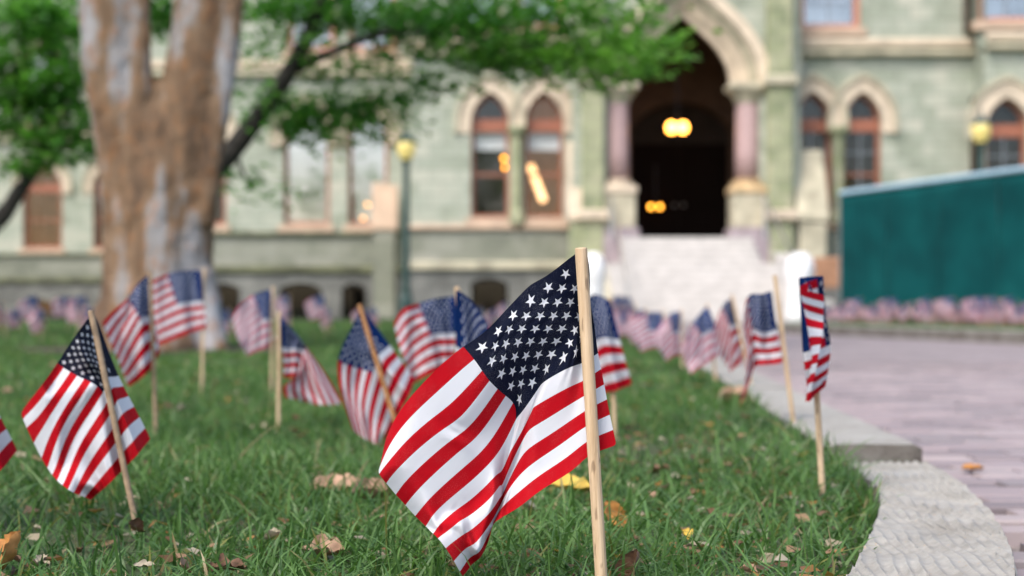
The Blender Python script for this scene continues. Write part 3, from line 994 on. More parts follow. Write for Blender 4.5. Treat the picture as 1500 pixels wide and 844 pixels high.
# flanking piers
for pa, pb, yy in ((852, 884, Y4), (1122, 1158, Y4)):
    bm = bmesh.new(); box(bm, PX(pa, yy), PX(pb, yy), yy - 0.32, yy + 0.02, 0, 9.2, 0.03)
    hp('pier', bm, 'serpentine_pier')
    bm = bmesh.new(); box(bm, PX(pa, yy) - 0.1, PX(pb, yy) + 0.1, yy - 0.45, yy + 0.02, 2.3, 2.55, 0.04); hp('pier_band', bm, 'cream_stone')
    bm = bmesh.new(); box(bm, PX(pa, yy) - 0.1, PX(pb, yy) + 0.1, yy - 0.45, yy + 0.02, 5.4, 5.65, 0.04); hp('pier_band', bm, 'buff_stone')
# porch interior
YB = Y4 + 4.0
bm = bmesh.new()
xa, xb, ya, yb, za, zb = x4L + 0.4, x4R - 0.4, Y4 + 0.521, YB, LAND, APX + 1.2
q = [bm.verts.new(p) for p in ((xa, ya, za), (xb, ya, za), (xb, yb, za), (xa, yb, za), (xa, ya, zb), (xb, ya, zb), (xb, yb, zb), (xa, yb, zb))]
for f in ((4, 7, 6, 5), (0, 3, 7, 4), (1, 5, 6, 2)): bm.faces.new([q[i] for i in f])
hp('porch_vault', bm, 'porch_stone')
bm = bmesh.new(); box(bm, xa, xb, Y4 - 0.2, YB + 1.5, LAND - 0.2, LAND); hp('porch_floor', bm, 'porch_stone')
cxi = PX(997, YB)
wall('porch_back_wall', 'porch_stone', YB, xa, xb, LAND, APX + 1.2, [opening(cxi, 1.28, LAND + 0.003, 4.95, 5.66, 'segmental', 8)], 0.4)
yd = YB + 0.4
for s in (-1, 1):
    bm = bmesh.new()
    x0, x1 = (cxi - 1.28, cxi - 0.01) if s < 0 else (cxi + 0.01, cxi + 1.28)
    box(bm, x0, x1, yd, yd + 0.08, LAND, 4.6, 0.01)
    dr = hp('door', bm, 'door_wood')
    for zz0, zz1 in ((2.1, 2.9), (3.0, 4.4)):
        bm = bmesh.new(); box(bm, x0 + 0.2, x1 - 0.2, yd - 0.03, yd - 0.002, zz0, zz1, 0.02); hp('door_panel', bm, 'door_wood', dr)
    bm = bmesh.new(); lathe(bm, [(0.02, 0), (0.04, 0.02), (0.04, 0.06), (0.02, 0.08)], 10, (cxi + s * 0.12, yd - 0.05, 2.95)); hp('door_handle', bm, 'steel', dr)
bar('dark_backing', cxi - 1.6, cxi + 1.6, yd + 0.1, yd + 0.3, LAND - 0.1, 6.0, 'porch_dark', HALL)  # backing added behind the doors to stop bright sky showing through their gap
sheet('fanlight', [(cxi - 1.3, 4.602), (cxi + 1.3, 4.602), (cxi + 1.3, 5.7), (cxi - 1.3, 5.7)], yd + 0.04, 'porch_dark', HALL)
# steps
NST = 12
for k in range(NST):
    z = LAND * (k + 1) / NST - 0.003
    y0 = 28.4 + 4.3 * k / NST
    half = 1.95 if k < 8 else 1.5
    cxs = CX + (0.0 if k >= 8 else 0.05)
    bm = bmesh.new()
    box(bm, cxs - half, cxs + half, y0, Y4 - 0.2 if k < NST - 1 else Y4 + 0.6, LAND * k / NST - 0.02, z, 0.012)
    hp('step', bm, 'step_stone')
for s in (-1, 1):
    bm = bmesh.new()
    xa = CX + 0.05 + s * 1.955; xb = CX + 0.05 + s * 2.45
    xa, xb = min(xa, xb), max(xa, xb)
    pr = [(28.6, 0), (28.6, 0.42), (29.2, 0.5), (32.6, 1.55), (32.78, 1.55), (32.78, 0)]
    A = [bm.verts.new((xa, y, z)) for y, z in pr]; B = [bm.verts.new((xb, y, z)) for y, z in pr]
    bm.faces.new(A); bm.faces.new(B[::-1])
    for i in range(len(pr)): bm.faces.new((A[i], B[i], B[(i + 1) % len(pr)], A[(i + 1) % len(pr)]))
    hp('cheek_wall', bm, 'step_stone' if s > 0 else 'buff_stone')
    bm = bmesh.new()
    xr = CX + 0.05 + s * 1.75
    tube(bm, catmull([(xr, 28.2, 0.0), (xr, 28.2, 0.75), (xr, 28.45, 0.95), (xr, 32.2, 2.7), (xr, 32.5, 2.75), (xr, 32.5, 1.9)], 4), 0.028, 8)
    hp('handrail', bm, 'steel')

# ------------------------------------------------------------------ lamps in the porch and rooms
def globe_lamp(name, px, py, Y, r, mat, label, top, n=2, gap=1.15):
    c = P(px, py, Y)
    o = empty(name, c)
    tag(o, label, 'lamp')
    bm = bmesh.new()
    tube(bm, [(0, 0, r * 0.6), (0, 0, top - c.z)], 0.015, 6)
    bm_obj('stem', bm, MAT['iron'], o)
    bm = bmesh.new()
    tube(bm, [(-gap * r, 0, r * 0.9), (gap * r, 0, r * 0.9)], 0.02, 6)
    bm_obj('arm', bm, MAT['iron'], o)
    for k in range(n):
        x = (k - (n - 1) / 2) * 2 * gap * r
        bm = bmesh.new()
        bmesh.ops.create_uvsphere(bm, u_segments=14, v_segments=10, radius=r, matrix=Matrix.Translation((x, 0, 0)) @ Matrix.Diagonal((1, 1, 1.12, 1)))
        bm_obj('globe', bm, MAT[mat], o, True)
    return o
globe_lamp('hanging_lamp', 992, 187, Y4 + 2.0, 0.125, 'lamp_glow', 'pair of bright warm globes hanging high inside the dark porch', APX + 1.2, 2, 1.1)
globe_lamp('wall_lamp', 960, 303, YB - 0.25, 0.05, 'lamp_dim', 'small pair of amber globes low inside the dark porch', 4.0, 2, 2.3)
def wall_bulb(px, py, Y, label, r=0.05, mat='lamp_dim', cat='lamp', top=0.5):
    c = P(px, py, Y)
    o = empty('ceiling_lamp', c)
    tag(o, label, cat)
    bm = bmesh.new(); bmesh.ops.create_uvsphere(bm, u_segments=12, v_segments=8, radius=r); bm_obj('bulb', bm, MAT[mat], o, True)
    bm = bmesh.new(); tube(bm, [(0, 0, r), (0, 0, top)], 0.008, 6); bm_obj('stem', bm, MAT['iron'], o)
wall_bulb(738, 232, Y3 + 1.4, 'upper amber bulb seen through the arched window with the plain brown room', 0.05, top=1.0)
wall_bulb(740, 245, Y3 + 1.6, 'lower amber bulb seen through the arched window with the plain brown room', 0.05, top=1.2)
wall_bulb(538, 300, Y2 + 1.2, 'amber bulb behind the narrow window next to the sloping buttress', 0.045, top=1.5)
wall_bulb(532, 320, Y2 + 1.2, 'dim amber bulb low behind the narrow window next to the sloping buttress', 0.04, top=1.9)
c0, c1 = P(777, 243, Y3 + 1.2), P(796, 294, Y3 + 0.9)
o = empty('tube_light', c0)
tag(o, 'slanting bright tube light inside the arched window nearest the porch', 'lamp')
bm = bmesh.new(); tube(bm, [(0, 0, 0), c1 - c0], 0.085, 10); bm_obj('tube', bm, MAT['tube_glow'], o)
bm = bmesh.new(); tube(bm, [(0, 0.1, 0.02), c1 - c0 + Vector((0, 0.1, 0.02))], 0.06, 8); bm_obj('housing', bm, MAT['iron'], o)

# ------------------------------------------------------------------ lamp posts
def lamp_post(px, Y, ztop, label):
    o = empty('lamp_post', (PX(px, Y), Y, -0.02))
    tag(o, label, 'lamp post', 'lamp posts in front of the hall')
    bm = bmesh.new(); lathe(bm, [(0.19, 0), (0.19, 0.12), (0.15, 0.18), (0.14, 0.5), (0.11, 0.58), (0.12, 0.64)], 12); bm_obj('base', bm, MAT['post_green'], o)
    bm = bmesh.new(); lathe(bm, [(0.085, 0.64), (0.075, 1.6), (0.065, ztop - 0.45), (0.09, ztop - 0.42), (0.06, ztop - 0.38), (0.12, ztop - 0.30)], 12); bm_obj('post', bm, MAT['post_green'], o)
    bm = bmesh.new(); lathe(bm, [(0.11, ztop - 0.30), (0.18, ztop - 0.15), (0.20, ztop), (0.17, ztop + 0.08)], 8); bm_obj('lantern', bm, MAT['lantern_glass'], o)
    bm = bmesh.new(); lathe(bm, [(0.20, ztop + 0.08), (0.19, ztop + 0.11), (0.07, ztop + 0.22), (0.02, ztop + 0.25), (0.025, ztop + 0.34), (0.005, ztop + 0.38)], 8); bm_obj('cap', bm, MAT['lantern_glass'] if False else MAT['post_green'], o)
    for k in range(4):
        t = math.pi / 4 + k * math.pi / 2
        bm = bmesh.new(); tube(bm, [(0.115 * math.cos(t), 0.115 * math.sin(t), ztop - 0.3), (0.205 * math.cos(t), 0.205 * math.sin(t), ztop + 0.08)], 0.012, 6); bm_obj('lantern_bar', bm, MAT['post_green'], o)
lamp_post(595, 29.5, 3.68, 'dark green lamp post with amber lantern, between lawn and arched windows')
lamp_post(1437, 28.5, 3.92, 'lamp post with pale yellow lantern rising behind the green fence')

# ------------------------------------------------------------------ green construction fence
FA, FB = Vector((PX(1231, 26.0), 26.0, 0)), Vector((PX(1560, 20.6), 20.6, 0))
FB = FA + (FB - FA) * 1.75
fence = empty('construction_fence', (FA.x, FA.y, 0.0))
tag(fence, 'construction fence covered in dark teal screen beside the brick path', 'fence')
NF = 7
d = (FB - FA)
for k in range(NF):
    a = d * (k / NF); b = d * ((k + 1) / NF)
    bm = bmesh.new()
    nx, nz = 24, 12
    nrm = Vector((-d.y, d.x, 0)).normalized()
    g = []
    for i in range(nx + 1):
        col = []
        for j in range(nz + 1):
            p = a.lerp(b, (i + 0.02) / (nx + 0.04))
            z = 0.06 + (2.36 - 0.06) * j / nz
            w = 0.035 * mnoise.noise(Vector((p.x * 1.1 + k * 7, z * 1.3, 0.3))) + 0.012 * math.sin(i * 2.1 + z * 1.5)
            w *= math.sin(math.pi * i / nx) * 0.8 + 0.2
            col.append(bm.verts.new(p + nrm * w + Vector((0, 0, z))))
        g.append(col)
    for i in range(nx):
        for j in range(nz):
            bm.faces.new((g[i][j], g[i + 1][j], g[i + 1][j + 1], g[i][j + 1]))
    o = bm_obj('screen_panel', bm, MAT['windscreen'], fence, True)
    m = o.modifiers.new('thick', 'SOLIDIFY'); m.thickness = 0.004
    bm = bmesh.new()
    tube(bm, [a + Vector((0, 0, 2.39)), b + Vector((0, 0, 2.39))], 0.045, 8)
    bm_obj('top_rail', bm, MAT['fence_trim'], fence)
for k in range(NF + 1):
    p = d * (k / NF) + Vector((0.02, 0.06, 0))
    bm = bmesh.new(); tube(bm, [p, p + Vector((0, 0, 2.42))], 0.03, 8)
    bm_obj('post', bm, MAT['fence_post'], fence)
    bm = bmesh.new(); box(bm, p.x - 0.3, p.x + 0.3, p.y - 0.1, p.y + 0.1, 0.0, 0.09, 0.01)
    bm_obj('foot_block', bm, MAT['fence_post'], fence)

# ------------------------------------------------------------------ white covered shapes and the pier by the steps
def covered(px, Y, h, r, label, seed):
    o = empty('covered_urn', (PX(px, Y), Y, PATH_Z))
    tag(o, label, 'cover', 'white covered shapes flanking the steps')
    def wob(t, z): return 0.07 * math.sin(t * 7 + seed + 2 * z) * (1.1 - z / h * 0.6) + 0.05 * math.sin(t * 3 + z * 4 + seed)
    prof = [(r * 1.05, 0), (r * 0.92, h * 0.15), (r * 0.8, h * 0.35), (r * 0.78, h * 0.5), (r * 0.98, h * 0.66), (r * 1.0, h * 0.8), (r * 0.82, h * 0.92), (r * 0.45, h * 0.985), (r * 0.1, h)]
    bm = bmesh.new(); lathe(bm, prof, 36, (0, 0, 0), wob)
    bm_obj('sheet', bm, MAT['white_sheet'], o, True)
    bm = bmesh.new(); tube(bm, [(r * 0.84 * math.cos(t), r * 0.84 * math.sin(t), h * 0.44) for t in np.linspace(0, 2 * math.pi, 20)], 0.02, 6, False)
    bm_obj('tie_cord', bm, MAT['white_sheet'], o)
covered(868, 28.0, 1.42, 0.26, 'white sheet-covered shape at the foot of the steps, on the lawn side', 0.4)
covered(1172, 28.0, 1.42, 0.28, 'white sheet-covered shape at the foot of the steps, on the fence side', 2.0)
o = empty('stone_pier', (PX(1211, 29.2), 29.2, PATH_Z))
tag(o, 'short brown block on grey base beside the white covered shape and fence', 'pier')
bm = bmesh.new(); box(bm, -0.3, 0.3, -0.3, 0.3, 0, 0.72, 0.02); bm_obj('base', bm, MAT['grey_stone'], o)
bm = bmesh.new(); box(bm, -0.27, 0.27, -0.27, 0.27, 0.72, 1.36, 0.03); bm_obj('block', bm, MAT['brown_sandstone'], o)

# ------------------------------------------------------------------ trees
def leaf_crown(name, clumps, size, parent, cols, seed=1, thick=0.6, dens=1.0):
    """clumps: (centre, rx, ry, rz, count). Leaves gather in sprays so that gaps stay open."""
    rg = np.random.default_rng(seed)
    cs, tone = [], []
    for (c, rx, ry, rz, cnt) in clumps:
        cnt = int(cnt * dens)
        nsp = max(3, cnt // 26)
        d = rg.normal(size=(nsp, 3)); d /= np.linalg.norm(d, axis=1)[:, None]
        d *= rg.uniform(0, 1, (nsp, 1)) ** 0.45
        sp = np.array(c) + d * np.array([rx, ry, rz])
        idx = rg.integers(0, nsp, cnt)
        p = sp[idx] + rg.normal(size=(cnt, 3)) * np.array([0.16, 0.16, 0.06]) * thick
        cs.append(p)
        st = rg.uniform(0, 1, nsp)
        tone.append(np.clip(st[idx] * 0.7 + rg.uniform(0, 0.45, cnt), 0, 1))
    p = np.concatenate(cs); tn = np.concatenate(tone)
    n = len(p)
    a = rg.uniform(0, 2 * math.pi, n)
    ax = np.stack([np.cos(a), np.sin(a), rg.uniform(-0.6, 0.25, n)], 1)
    ax /= np.linalg.norm(ax, axis=1)[:, None]
    up = np.stack([rg.normal(0, 0.55, n), rg.normal(0, 0.55, n), np.ones(n)], 1)
    sd = np.cross(ax, up); sd /= np.linalg.norm(sd, axis=1)[:, None]
    up = np.cross(sd, ax)
    L = (size * rg.uniform(0.7, 1.3, n))[:, None]
    Wd = L * 0.30
    v = np.empty((n, 4, 3))
    v[:, 0] = p
    v[:, 1] = p + ax * L * 0.5 + sd * Wd + up * L * 0.06
    v[:, 2] = p + ax * L - up * L * 0.08
    v[:, 3] = p + ax * L * 0.5 - sd * Wd + up * L * 0.06
    base = np.array(parent.location)
    v = (v.reshape(-1, 3) - base)
    me = bpy.data.meshes.new(name)
    me.vertices.add(n * 4); me.vertices.foreach_set('co', v.ravel())
    me.loops.add(n * 6)
    q = np.arange(n)[:, None] * 4
    me.loops.foreach_set('vertex_index', (q + np.array([0, 1, 2, 0, 2, 3])).ravel().astype(np.int32))
    me.polygons.add(n * 2)
    me.polygons.foreach_set('loop_start', np.arange(n * 2, dtype=np.int32) * 3)
    cols = np.array(cols)
    tt = tn * (len(cols) - 1)
    i0 = np.clip(tt.astype(int), 0, len(cols) - 2)
    c = cols[i0] + (cols[i0 + 1] - cols[i0]) * (tt - i0)[:, None]
    at = me.attributes.new('tone', 'FLOAT_COLOR', 'POINT')
    at.data.foreach_set('color', np.repeat(np.concatenate([c, np.ones((n, 1))], 1), 4, axis=0).ravel())
    me.update(); me.validate()
    o = link_mesh(name, me, MAT['foliage'], parent)
    tag(o, kind='stuff')
    return o

GREENS = [(0.035, 0.115, 0.025), (0.075, 0.21, 0.045), (0.13, 0.31, 0.07), (0.22, 0.42, 0.12)]
GREENS_LIT = [(0.06, 0.16, 0.03), (0.11, 0.26, 0.05), (0.18, 0.36, 0.08), (0.28, 0.46, 0.14)]  # lighter palette: brightness of the lit right-hand foliage put into the leaf colour

# main two-stemmed tree
YT = 10.0
tree = empty('lacebark_tree', (PX(235, YT), YT, 0))
tag(tree, 'large two-stemmed tree with mottled brown and grey bark', 'tree')
def TP(px, py, y=0.0): return P(px, py, YT + y) - tree.location
k = YT / FPX
bm = bmesh.new()
def limb(pts, seed):
    q = catmull([TP(p[0], p[1], p[3]) for p in pts], 6)
    rr = np.interp(np.linspace(0, len(pts) - 1, len(q)), range(len(pts)), [p[2] * k for p in pts])
    tube(bm, q, list(rr), 14, True, 0.03, seed)
limb([(196, 520, 62, 0), (200, 420, 50, 0), (197, 300, 47, 0), (186, 200, 47, 0), (172, 100, 50, 0), (167, 0, 50, 0), (160, -150, 46, .1), (130, -400, 40, .3), (90, -700, 30, .6)], 1)
limb([(268, 520, 54, .05), (266, 420, 46, 0), (268, 300, 47, 0), (276, 200, 48, 0), (293, 100, 50, 0), (307, 0, 50, 0), (325, -150, 46, 0), (370, -400, 42, -.2), (420, -700, 30, -.3)], 2)
limb([(236, 520, 60, -.1), (236, 400, 48, -.08), (235, 280, 46, -.08), (232, 185, 38, -.05), (231, 120, 18, 0)], 3)
limb([(190, 420, 30, -.05), (165, 470, 32, -.08), (140, 515, 30, -.15)], 4)
limb([(290, 400, 26, -.05), (306, 465, 20, -.06), (318, 520, 20, -.12)], 5)
limb([(205, 330, 22, -.17), (200, 210, 20, -.16), (205, 100, 16, -.14), (206, -20, 14, -.12)], 6)
limb([(300, 330, 16, -.1), (314, 210, 16, -.12), (331, 100, 16, -.12), (346, -20, 14, -.12)], 7)
tr = bm_obj('trunk', bm, MAT['bark'], tree)
m = tr.modifiers.new('join', 'REMESH'); m.mode = 'VOXEL'; m.voxel_size = 0.022; m.use_smooth_shade = True
m = tr.modifiers.new('soften', 'SMOOTH'); m.factor = 0.5; m.iterations = 6
tx = bpy.data.textures.new('bark_relief', 'CLOUDS'); tx.noise_scale = 0.12; tx.noise_depth = 3
m = tr.modifiers.new('relief', 'DISPLACE'); m.texture = tx; m.strength = 0.03; m.mid_level = 0.5
def cl(px, py, Y, rx, ry, rz, n):
    """leaf clump centred on a pixel ray at distance Y; rx, rz in photo pixels at that distance, ry metres"""
    s = Y / FPX
    return (P(px, py, Y), rx * s, ry, rz * s, n)
# its crown, mostly above the frame
crown = []
for q in range(26):
    a = random.uniform(0, 6.28); rr = random.uniform(0.2, 3.4)
    crown.append(((PX(235, YT) + rr * math.cos(a), YT + rr * math.sin(a), random.uniform(4.1, 7.2)), 0.9, 0.9, 0.55, 380))
crown += [cl(236, 20, 11.0, 24, .4, 30, 260)]
leaf_crown('crown', crown, 0.10, tree, GREENS, 11)

# second tree standing behind, dark limbs reaching both ways
YS = 13.0
tree2 = empty('dark_limbed_tree', (PX(258, YS), YS, 0))
tag(tree2, 'dark-limbed leafy tree standing behind the mottled two-stemmed tree', 'tree')
s2 = YS / FPX
bm = bmesh.new()
def limb2(bm, t, pts, seed, Y):
    q = catmull([P(p[0], p[1], Y + p[3]) - t.location for p in pts], 6)
    rr = np.interp(np.linspace(0, len(pts) - 1, len(q)), range(len(pts)), [p[2] * Y / FPX for p in pts])
    tube(bm, q, list(rr), 10, True, 0.06, seed)
limb2(bm, tree2, [(258, 520, 34, 0), (262, 400, 26, 0), (275, 320, 22, 0), (300, 270, 19, 0), (334, 228, 16, 0), (372, 180, 14, 0), (408, 130, 12.5, 0), (436, 82, 11, -.1), (465, 20, 10, -.2), (500, -80, 9, -.3), (560, -240, 6, -.5)], 8, YS)
bm_obj('trunk', bm, MAT['bark_dark'], tree2)
for sd, pts in enumerate(([(425, 105, 8, 0), (490, 75, 6, -.2), (580, 45, 5, -.5), (690, 55, 4, -.8), (800, 70, 3, -1.1), (900, 85, 2, -1.3)],
                          [(400, 140, 7, 0), (440, 165, 4, .1), (500, 160, 3, .2), (570, 150, 2, .3)],
                          [(470, 10, 8, 0), (600, -30, 6, -.3), (740, -20, 5, -.6), (880, 30, 3, -1.0), (960, 70, 2, -1.2)],
                          [(345, 215, 4, 0), (352, 245, 3, .1), (368, 275, 2, .1)])):
    bm = bmesh.new(); limb2(bm, tree2, pts, 20 + sd, YS)
    bm_obj('limb', bm, MAT['bark_dark'], tree2)
cr = [cl(400, 8, 13, 60, .5, 26, 420), cl(480, 18, 13, 70, .5, 30, 520), cl(560, 25, 12.8, 80, .6, 36, 560), cl(640, 40, 12.6, 70, .6, 40, 560),
      cl(700, 60, 12.4, 80, .6, 45, 620), cl(760, 40, 12.2, 70, .6, 45, 420), cl(680, 8, 12.6, 90, .6, 22, 420), cl(450, 60, 13, 30, .3, 20, 90),
      cl(560, 85, 12.8, 60, .5, 24, 170), cl(600, 125, 13, 50, .4, 16, 90), cl(720, 95, 12.4, 70, .5, 22, 230), cl(655, 110, 12.6, 30, .3, 20, 80),
      cl(420, 150, 13.1, 55, .4, 14, 200), cl(500, 158, 13.2, 70, .4, 18, 330), cl(575, 152, 13.3, 55, .4, 17, 240), cl(450, 178, 13.1, 60, .4, 20, 330), cl(530, 185, 13.2, 60, .4, 16, 210),
      cl(470, 205, 13.1, 28, .3, 12, 60), cl(500, 110, 13.1, 80, .4, 20, 110), cl(355, 262, 13, 24, .3, 16, 60), cl(385, 282, 13, 22, .3, 8, 30), cl(370, 130, 13.2, 22, .3, 22, 60),
      cl(365, 60, 13.4, 20, .4, 40, 70)]
leaf_crown('crown', cr, 0.10, tree2, GREENS, 12, dens=1.0, thick=1.1)
cr = [cl(800, 25, 11.9, 60, .5, 36, 360), cl(850, 85, 11.8, 55, .4, 26, 330), cl(900, 60, 11.7, 50, .4, 32, 260), cl(880, 15, 11.8, 70, .5, 20, 240),
      cl(930, 92, 11.6, 42, .3, 20, 200), cl(952, 72, 11.6, 26, .3, 12, 90), cl(800, 88, 12, 45, .4, 18, 150), cl(870, 120, 11.8, 28, .3, 9, 70), cl(745, 70, 12.1, 60, .5, 30, 180), cl(905, 108, 11.7, 36, .3, 12, 90)]
leaf_crown('crown', cr, 0.10, tree2, GREENS_LIT, 13, dens=1.0, thick=1.0)
# shading crown higher up, above the frame
cr = []
for q in range(16):
    cr.append(((random.uniform(-4.5, 1.0), random.uniform(11.5, 16.0), random.uniform(4.6, 7.0)), 0.9, 0.9, 0.5, 320))
leaf_crown('crown', cr, 0.10, tree2, GREENS, 14)

# third tree, its trunk outside the frame on the left
tree3 = empty('shade_tree', (PX(-150, 15.0), 15.0, 0))
tag(tree3, 'leafy tree at the lawn edge whose dark branch slants past lit windows', 'tree')
bm = bmesh.new()
limb2(bm, tree3, [(-150, 505, 34, 0), (-145, 420, 27, 0), (-150, 300, 24, 0), (-170, 100, 20, 0), (-180, -200, 14, 0)], 31, 15.0)
bm_obj('trunk', bm, MAT['bark_dark'], tree3)
bm = bmesh.new()
limb2(bm, tree3, [(-146, 420, 22, 0), (-70, 375, 17, 0), (-5, 325, 13, 0), (25, 285, 11, 0), (60, 225, 8, 0), (75, 120, 6, 0), (80, 20, 5, 0)], 32, 15.0)
bm_obj('limb', bm, MAT['bark_dark'], tree3)
cr = [cl(20, 30, 15, 70, .7, 45, 700), cl(90, 40, 15, 55, .7, 60, 700), cl(30, 110, 15, 70, .7, 45, 640), cl(100, 130, 14.8, 40, .6, 50, 420), cl(20, 175, 15, 55, .6, 32, 420),
      cl(80, 205, 15, 50, .5, 26, 380), cl(120, 215, 14.8, 24, .5, 18, 110), cl(30, 238, 15, 40, .4, 16, 150), cl(140, 60, 14.5, 20, .4, 40, 130), cl(70, 160, 15, 60, .6, 30, 300), cl(-60, 100, 15, 60, .8, 90, 900),
      cl(128, 175, 14.6, 14, .3, 25, 60), cl(65, 240, 15, 20, .3, 8, 40)]
leaf_crown('crown', cr, 0.11, tree3, GREENS, 15, dens=1.3, thick=1.0)
cr = []
for q in range(12):
    cr.append(((random.uniform(-9, -4), random.uniform(12.5, 18.0), random.uniform(4.6, 7.5)), 1.0, 1.0, 0.6, 330))
leaf_crown('crown', cr, 0.11, tree3, GREENS, 16)
# bare soil round the main trunk
bm = bmesh.new()
rnd = random.Random(5)
n = 40
vs = [bm.verts.new((PX(235, YT) + (0.95 + 0.22 * rnd.random()) * math.cos(2 * math.pi * q / n), YT + (0.8 + 0.2 * rnd.random()) * math.sin(2 * math.pi * q / n), 0.016)) for q in range(n)]
bm.faces.new(vs)
o = bm_obj('soil', bm, MAT['dark_soil']); tag(o, kind='structure')

# ------------------------------------------------------------------ stick flags
HOIST, FLY = 0.2032, 0.3048

def tps(ctrl):
    """smooth map (u, v) -> (px, py, dY) through the control points"""
    pt = np.array([(c[0] * 1.5, c[1]) for c in ctrl], float)
    val = np.array([(c[2], c[3], c[4] if len(c) > 4 else 0.0) for c in ctrl], float)
    n = len(pt)
    def U(r2):
        return np.where(r2 > 1e-12, r2 * np.log(r2 + 1e-12), 0.0)
    d2 = ((pt[:, None] - pt[None]) ** 2).sum(-1)
    K = U(d2) + np.eye(n) * 0.0015
    Pm = np.concatenate([np.ones((n, 1)), pt], 1)
    A = np.zeros((n + 3, n + 3)); A[:n, :n] = K; A[:n, n:] = Pm; A[n:, :n] = Pm.T
    b = np.zeros((n + 3, 3)); b[:n] = val
    w = np.linalg.solve(A, b)
    def f(u, v):
        q = np.stack([u * 1.5, v], -1)
        d = ((q[..., None, :] - pt) ** 2).sum(-1)
        return U(d) @ w[:n] + np.concatenate([np.ones(q.shape[:-1] + (1,)), q], -1) @ w[n:]
    return f

def cloth_points(ctrl, Y, size, stick_a, stick_b, front, nu, nv, iters=160, srad=0.0063):
    f = tps(ctrl)
    u, v = np.meshgrid(np.linspace(0, 1, nu + 1), np.linspace(0, 1, nv + 1), indexing='ij')
    t = f(u, v)
    dirx = (t[..., 0] - 750.0) / FPX
    dirz = (HOR - t[..., 1]) / FPX
    dep = Y + t[..., 2]
    p = np.stack([dirx * dep, dep, CAM_H + dirz * dep], -1)
    rest_u = FLY * size / nu; rest_v = HOIST * size / nv
    def con(p, sl_a, sl_b, rest, k, only_stretch=False):
        a = p[sl_a]; b = p[sl_b]
        d = b - a
        L = np.linalg.norm(d, axis=-1, keepdims=True) + 1e-9
        e = (L - rest) / L
        if only_stretch == 'push': e = np.minimum(e, 0)
        c = d * e * 0.5 * k
        acc = np.zeros_like(p)
        acc[sl_a] += c; acc[sl_b] -= c
        return acc
    S = np.s_
    sa, sb = np.array(stick_a), np.array(stick_b)
    for it in range(iters):
        for sp in (0, 1):
            p = p + con(p, S[sp:-1:2, :], S[sp + 1::2, :][:2] if False else S[sp + 1::2, :], rest_u, 0.9) if p[sp:-1:2].shape == p[sp + 1::2].shape else p
            p = p + con(p, S[:, sp:-1:2], S[:, sp + 1::2], rest_v, 0.9) if p[:, sp:-1:2].shape == p[:, sp + 1::2].shape else p
        dg = math.hypot(rest_u, rest_v)
        p = p + con(p, S[:-1, :-1], S[1:, 1:], dg, 0.12) + con(p, S[1:, :-1], S[:-1, 1:], dg, 0.12)
        p = p + con(p, S[:-3, :], S[3:, :], rest_u * 2.6, 0.10, 'push') + con(p, S[:, :-3], S[:, 3:], rest_v * 2.6, 0.10, 'push')
        # smooth depth a little
        y = p[..., 1]
        ym = y.copy()
        ym[1:-1, :] = 0.5 * y[1:-1, :] + 0.25 * (y[:-2, :] + y[2:, :])
        ym[:, 1:-1] = 0.5 * ym[:, 1:-1] + 0.25 * (ym[:, :-2] + ym[:, 2:])
        p[..., 1] = 0.7 * y + 0.3 * ym
        # back towards the photographed outline
        kx = 0.45 if it < iters - 15 else 0.85
        tx_ = dirx * p[..., 1]; tz_ = CAM_H + dirz * p[..., 1]
        p[..., 0] += (tx_ - p[..., 0]) * kx
        p[..., 2] += (tz_ - p[..., 2]) * kx
        # keep the cloth on its side of the stick
        tt = np.clip((p[..., 2] - sb[2]) / (sa[2] - sb[2]), 0, 1)
        ax = sb[None, None] + (sa - sb)[None, None] * tt[..., None]
        near = np.abs(p[..., 0] - ax[..., 0]) < srad * 2.2
        if front:      # stick in front of the cloth
            p[..., 1] = np.where(near, np.maximum(p[..., 1], ax[..., 1] + srad + 0.0015), p[..., 1])
        else:
            p[..., 1] = np.where(near, np.minimum(p[..., 1], ax[..., 1] - srad - 0.0015), p[..., 1])
        # hold the depth near the stick at the hoist
        p[0, :, 1] = p[0, :, 1] * 0.9 + (Y + (0.012 if front else -0.010) + t[0, :, 2]) * 0.1
    return p, u, v

def cloth_mesh(name, p, u, v, mat, origin, sub):
    nu, nv = p.shape[0] - 1, p.shape[1] - 1
    co = (p - np.array(origin)).reshape(-1, 3)
    me = bpy.data.meshes.new(name)
    idx = np.arange((nu + 1) * (nv + 1)).reshape(nu + 1, nv + 1)
    q = np.stack([idx[:-1, :-1], idx[1:, :-1], idx[1:, 1:], idx[:-1, 1:]], -1).reshape(-1, 4)
    me.from_pydata(co.tolist(), [], q.tolist())
    uvl = me.uv_layers.new(name='UVMap')
    uu = u.reshape(-1)[q.ravel()]; vv = 1 - v.reshape(-1)[q.ravel()]
    uvl.data.foreach_set('uv', np.stack([uu, vv], -1).ravel())
    me.polygons.foreach_set('use_smooth', [True] * len(me.polygons))
    me.materials.append(MAT[mat])
    return me

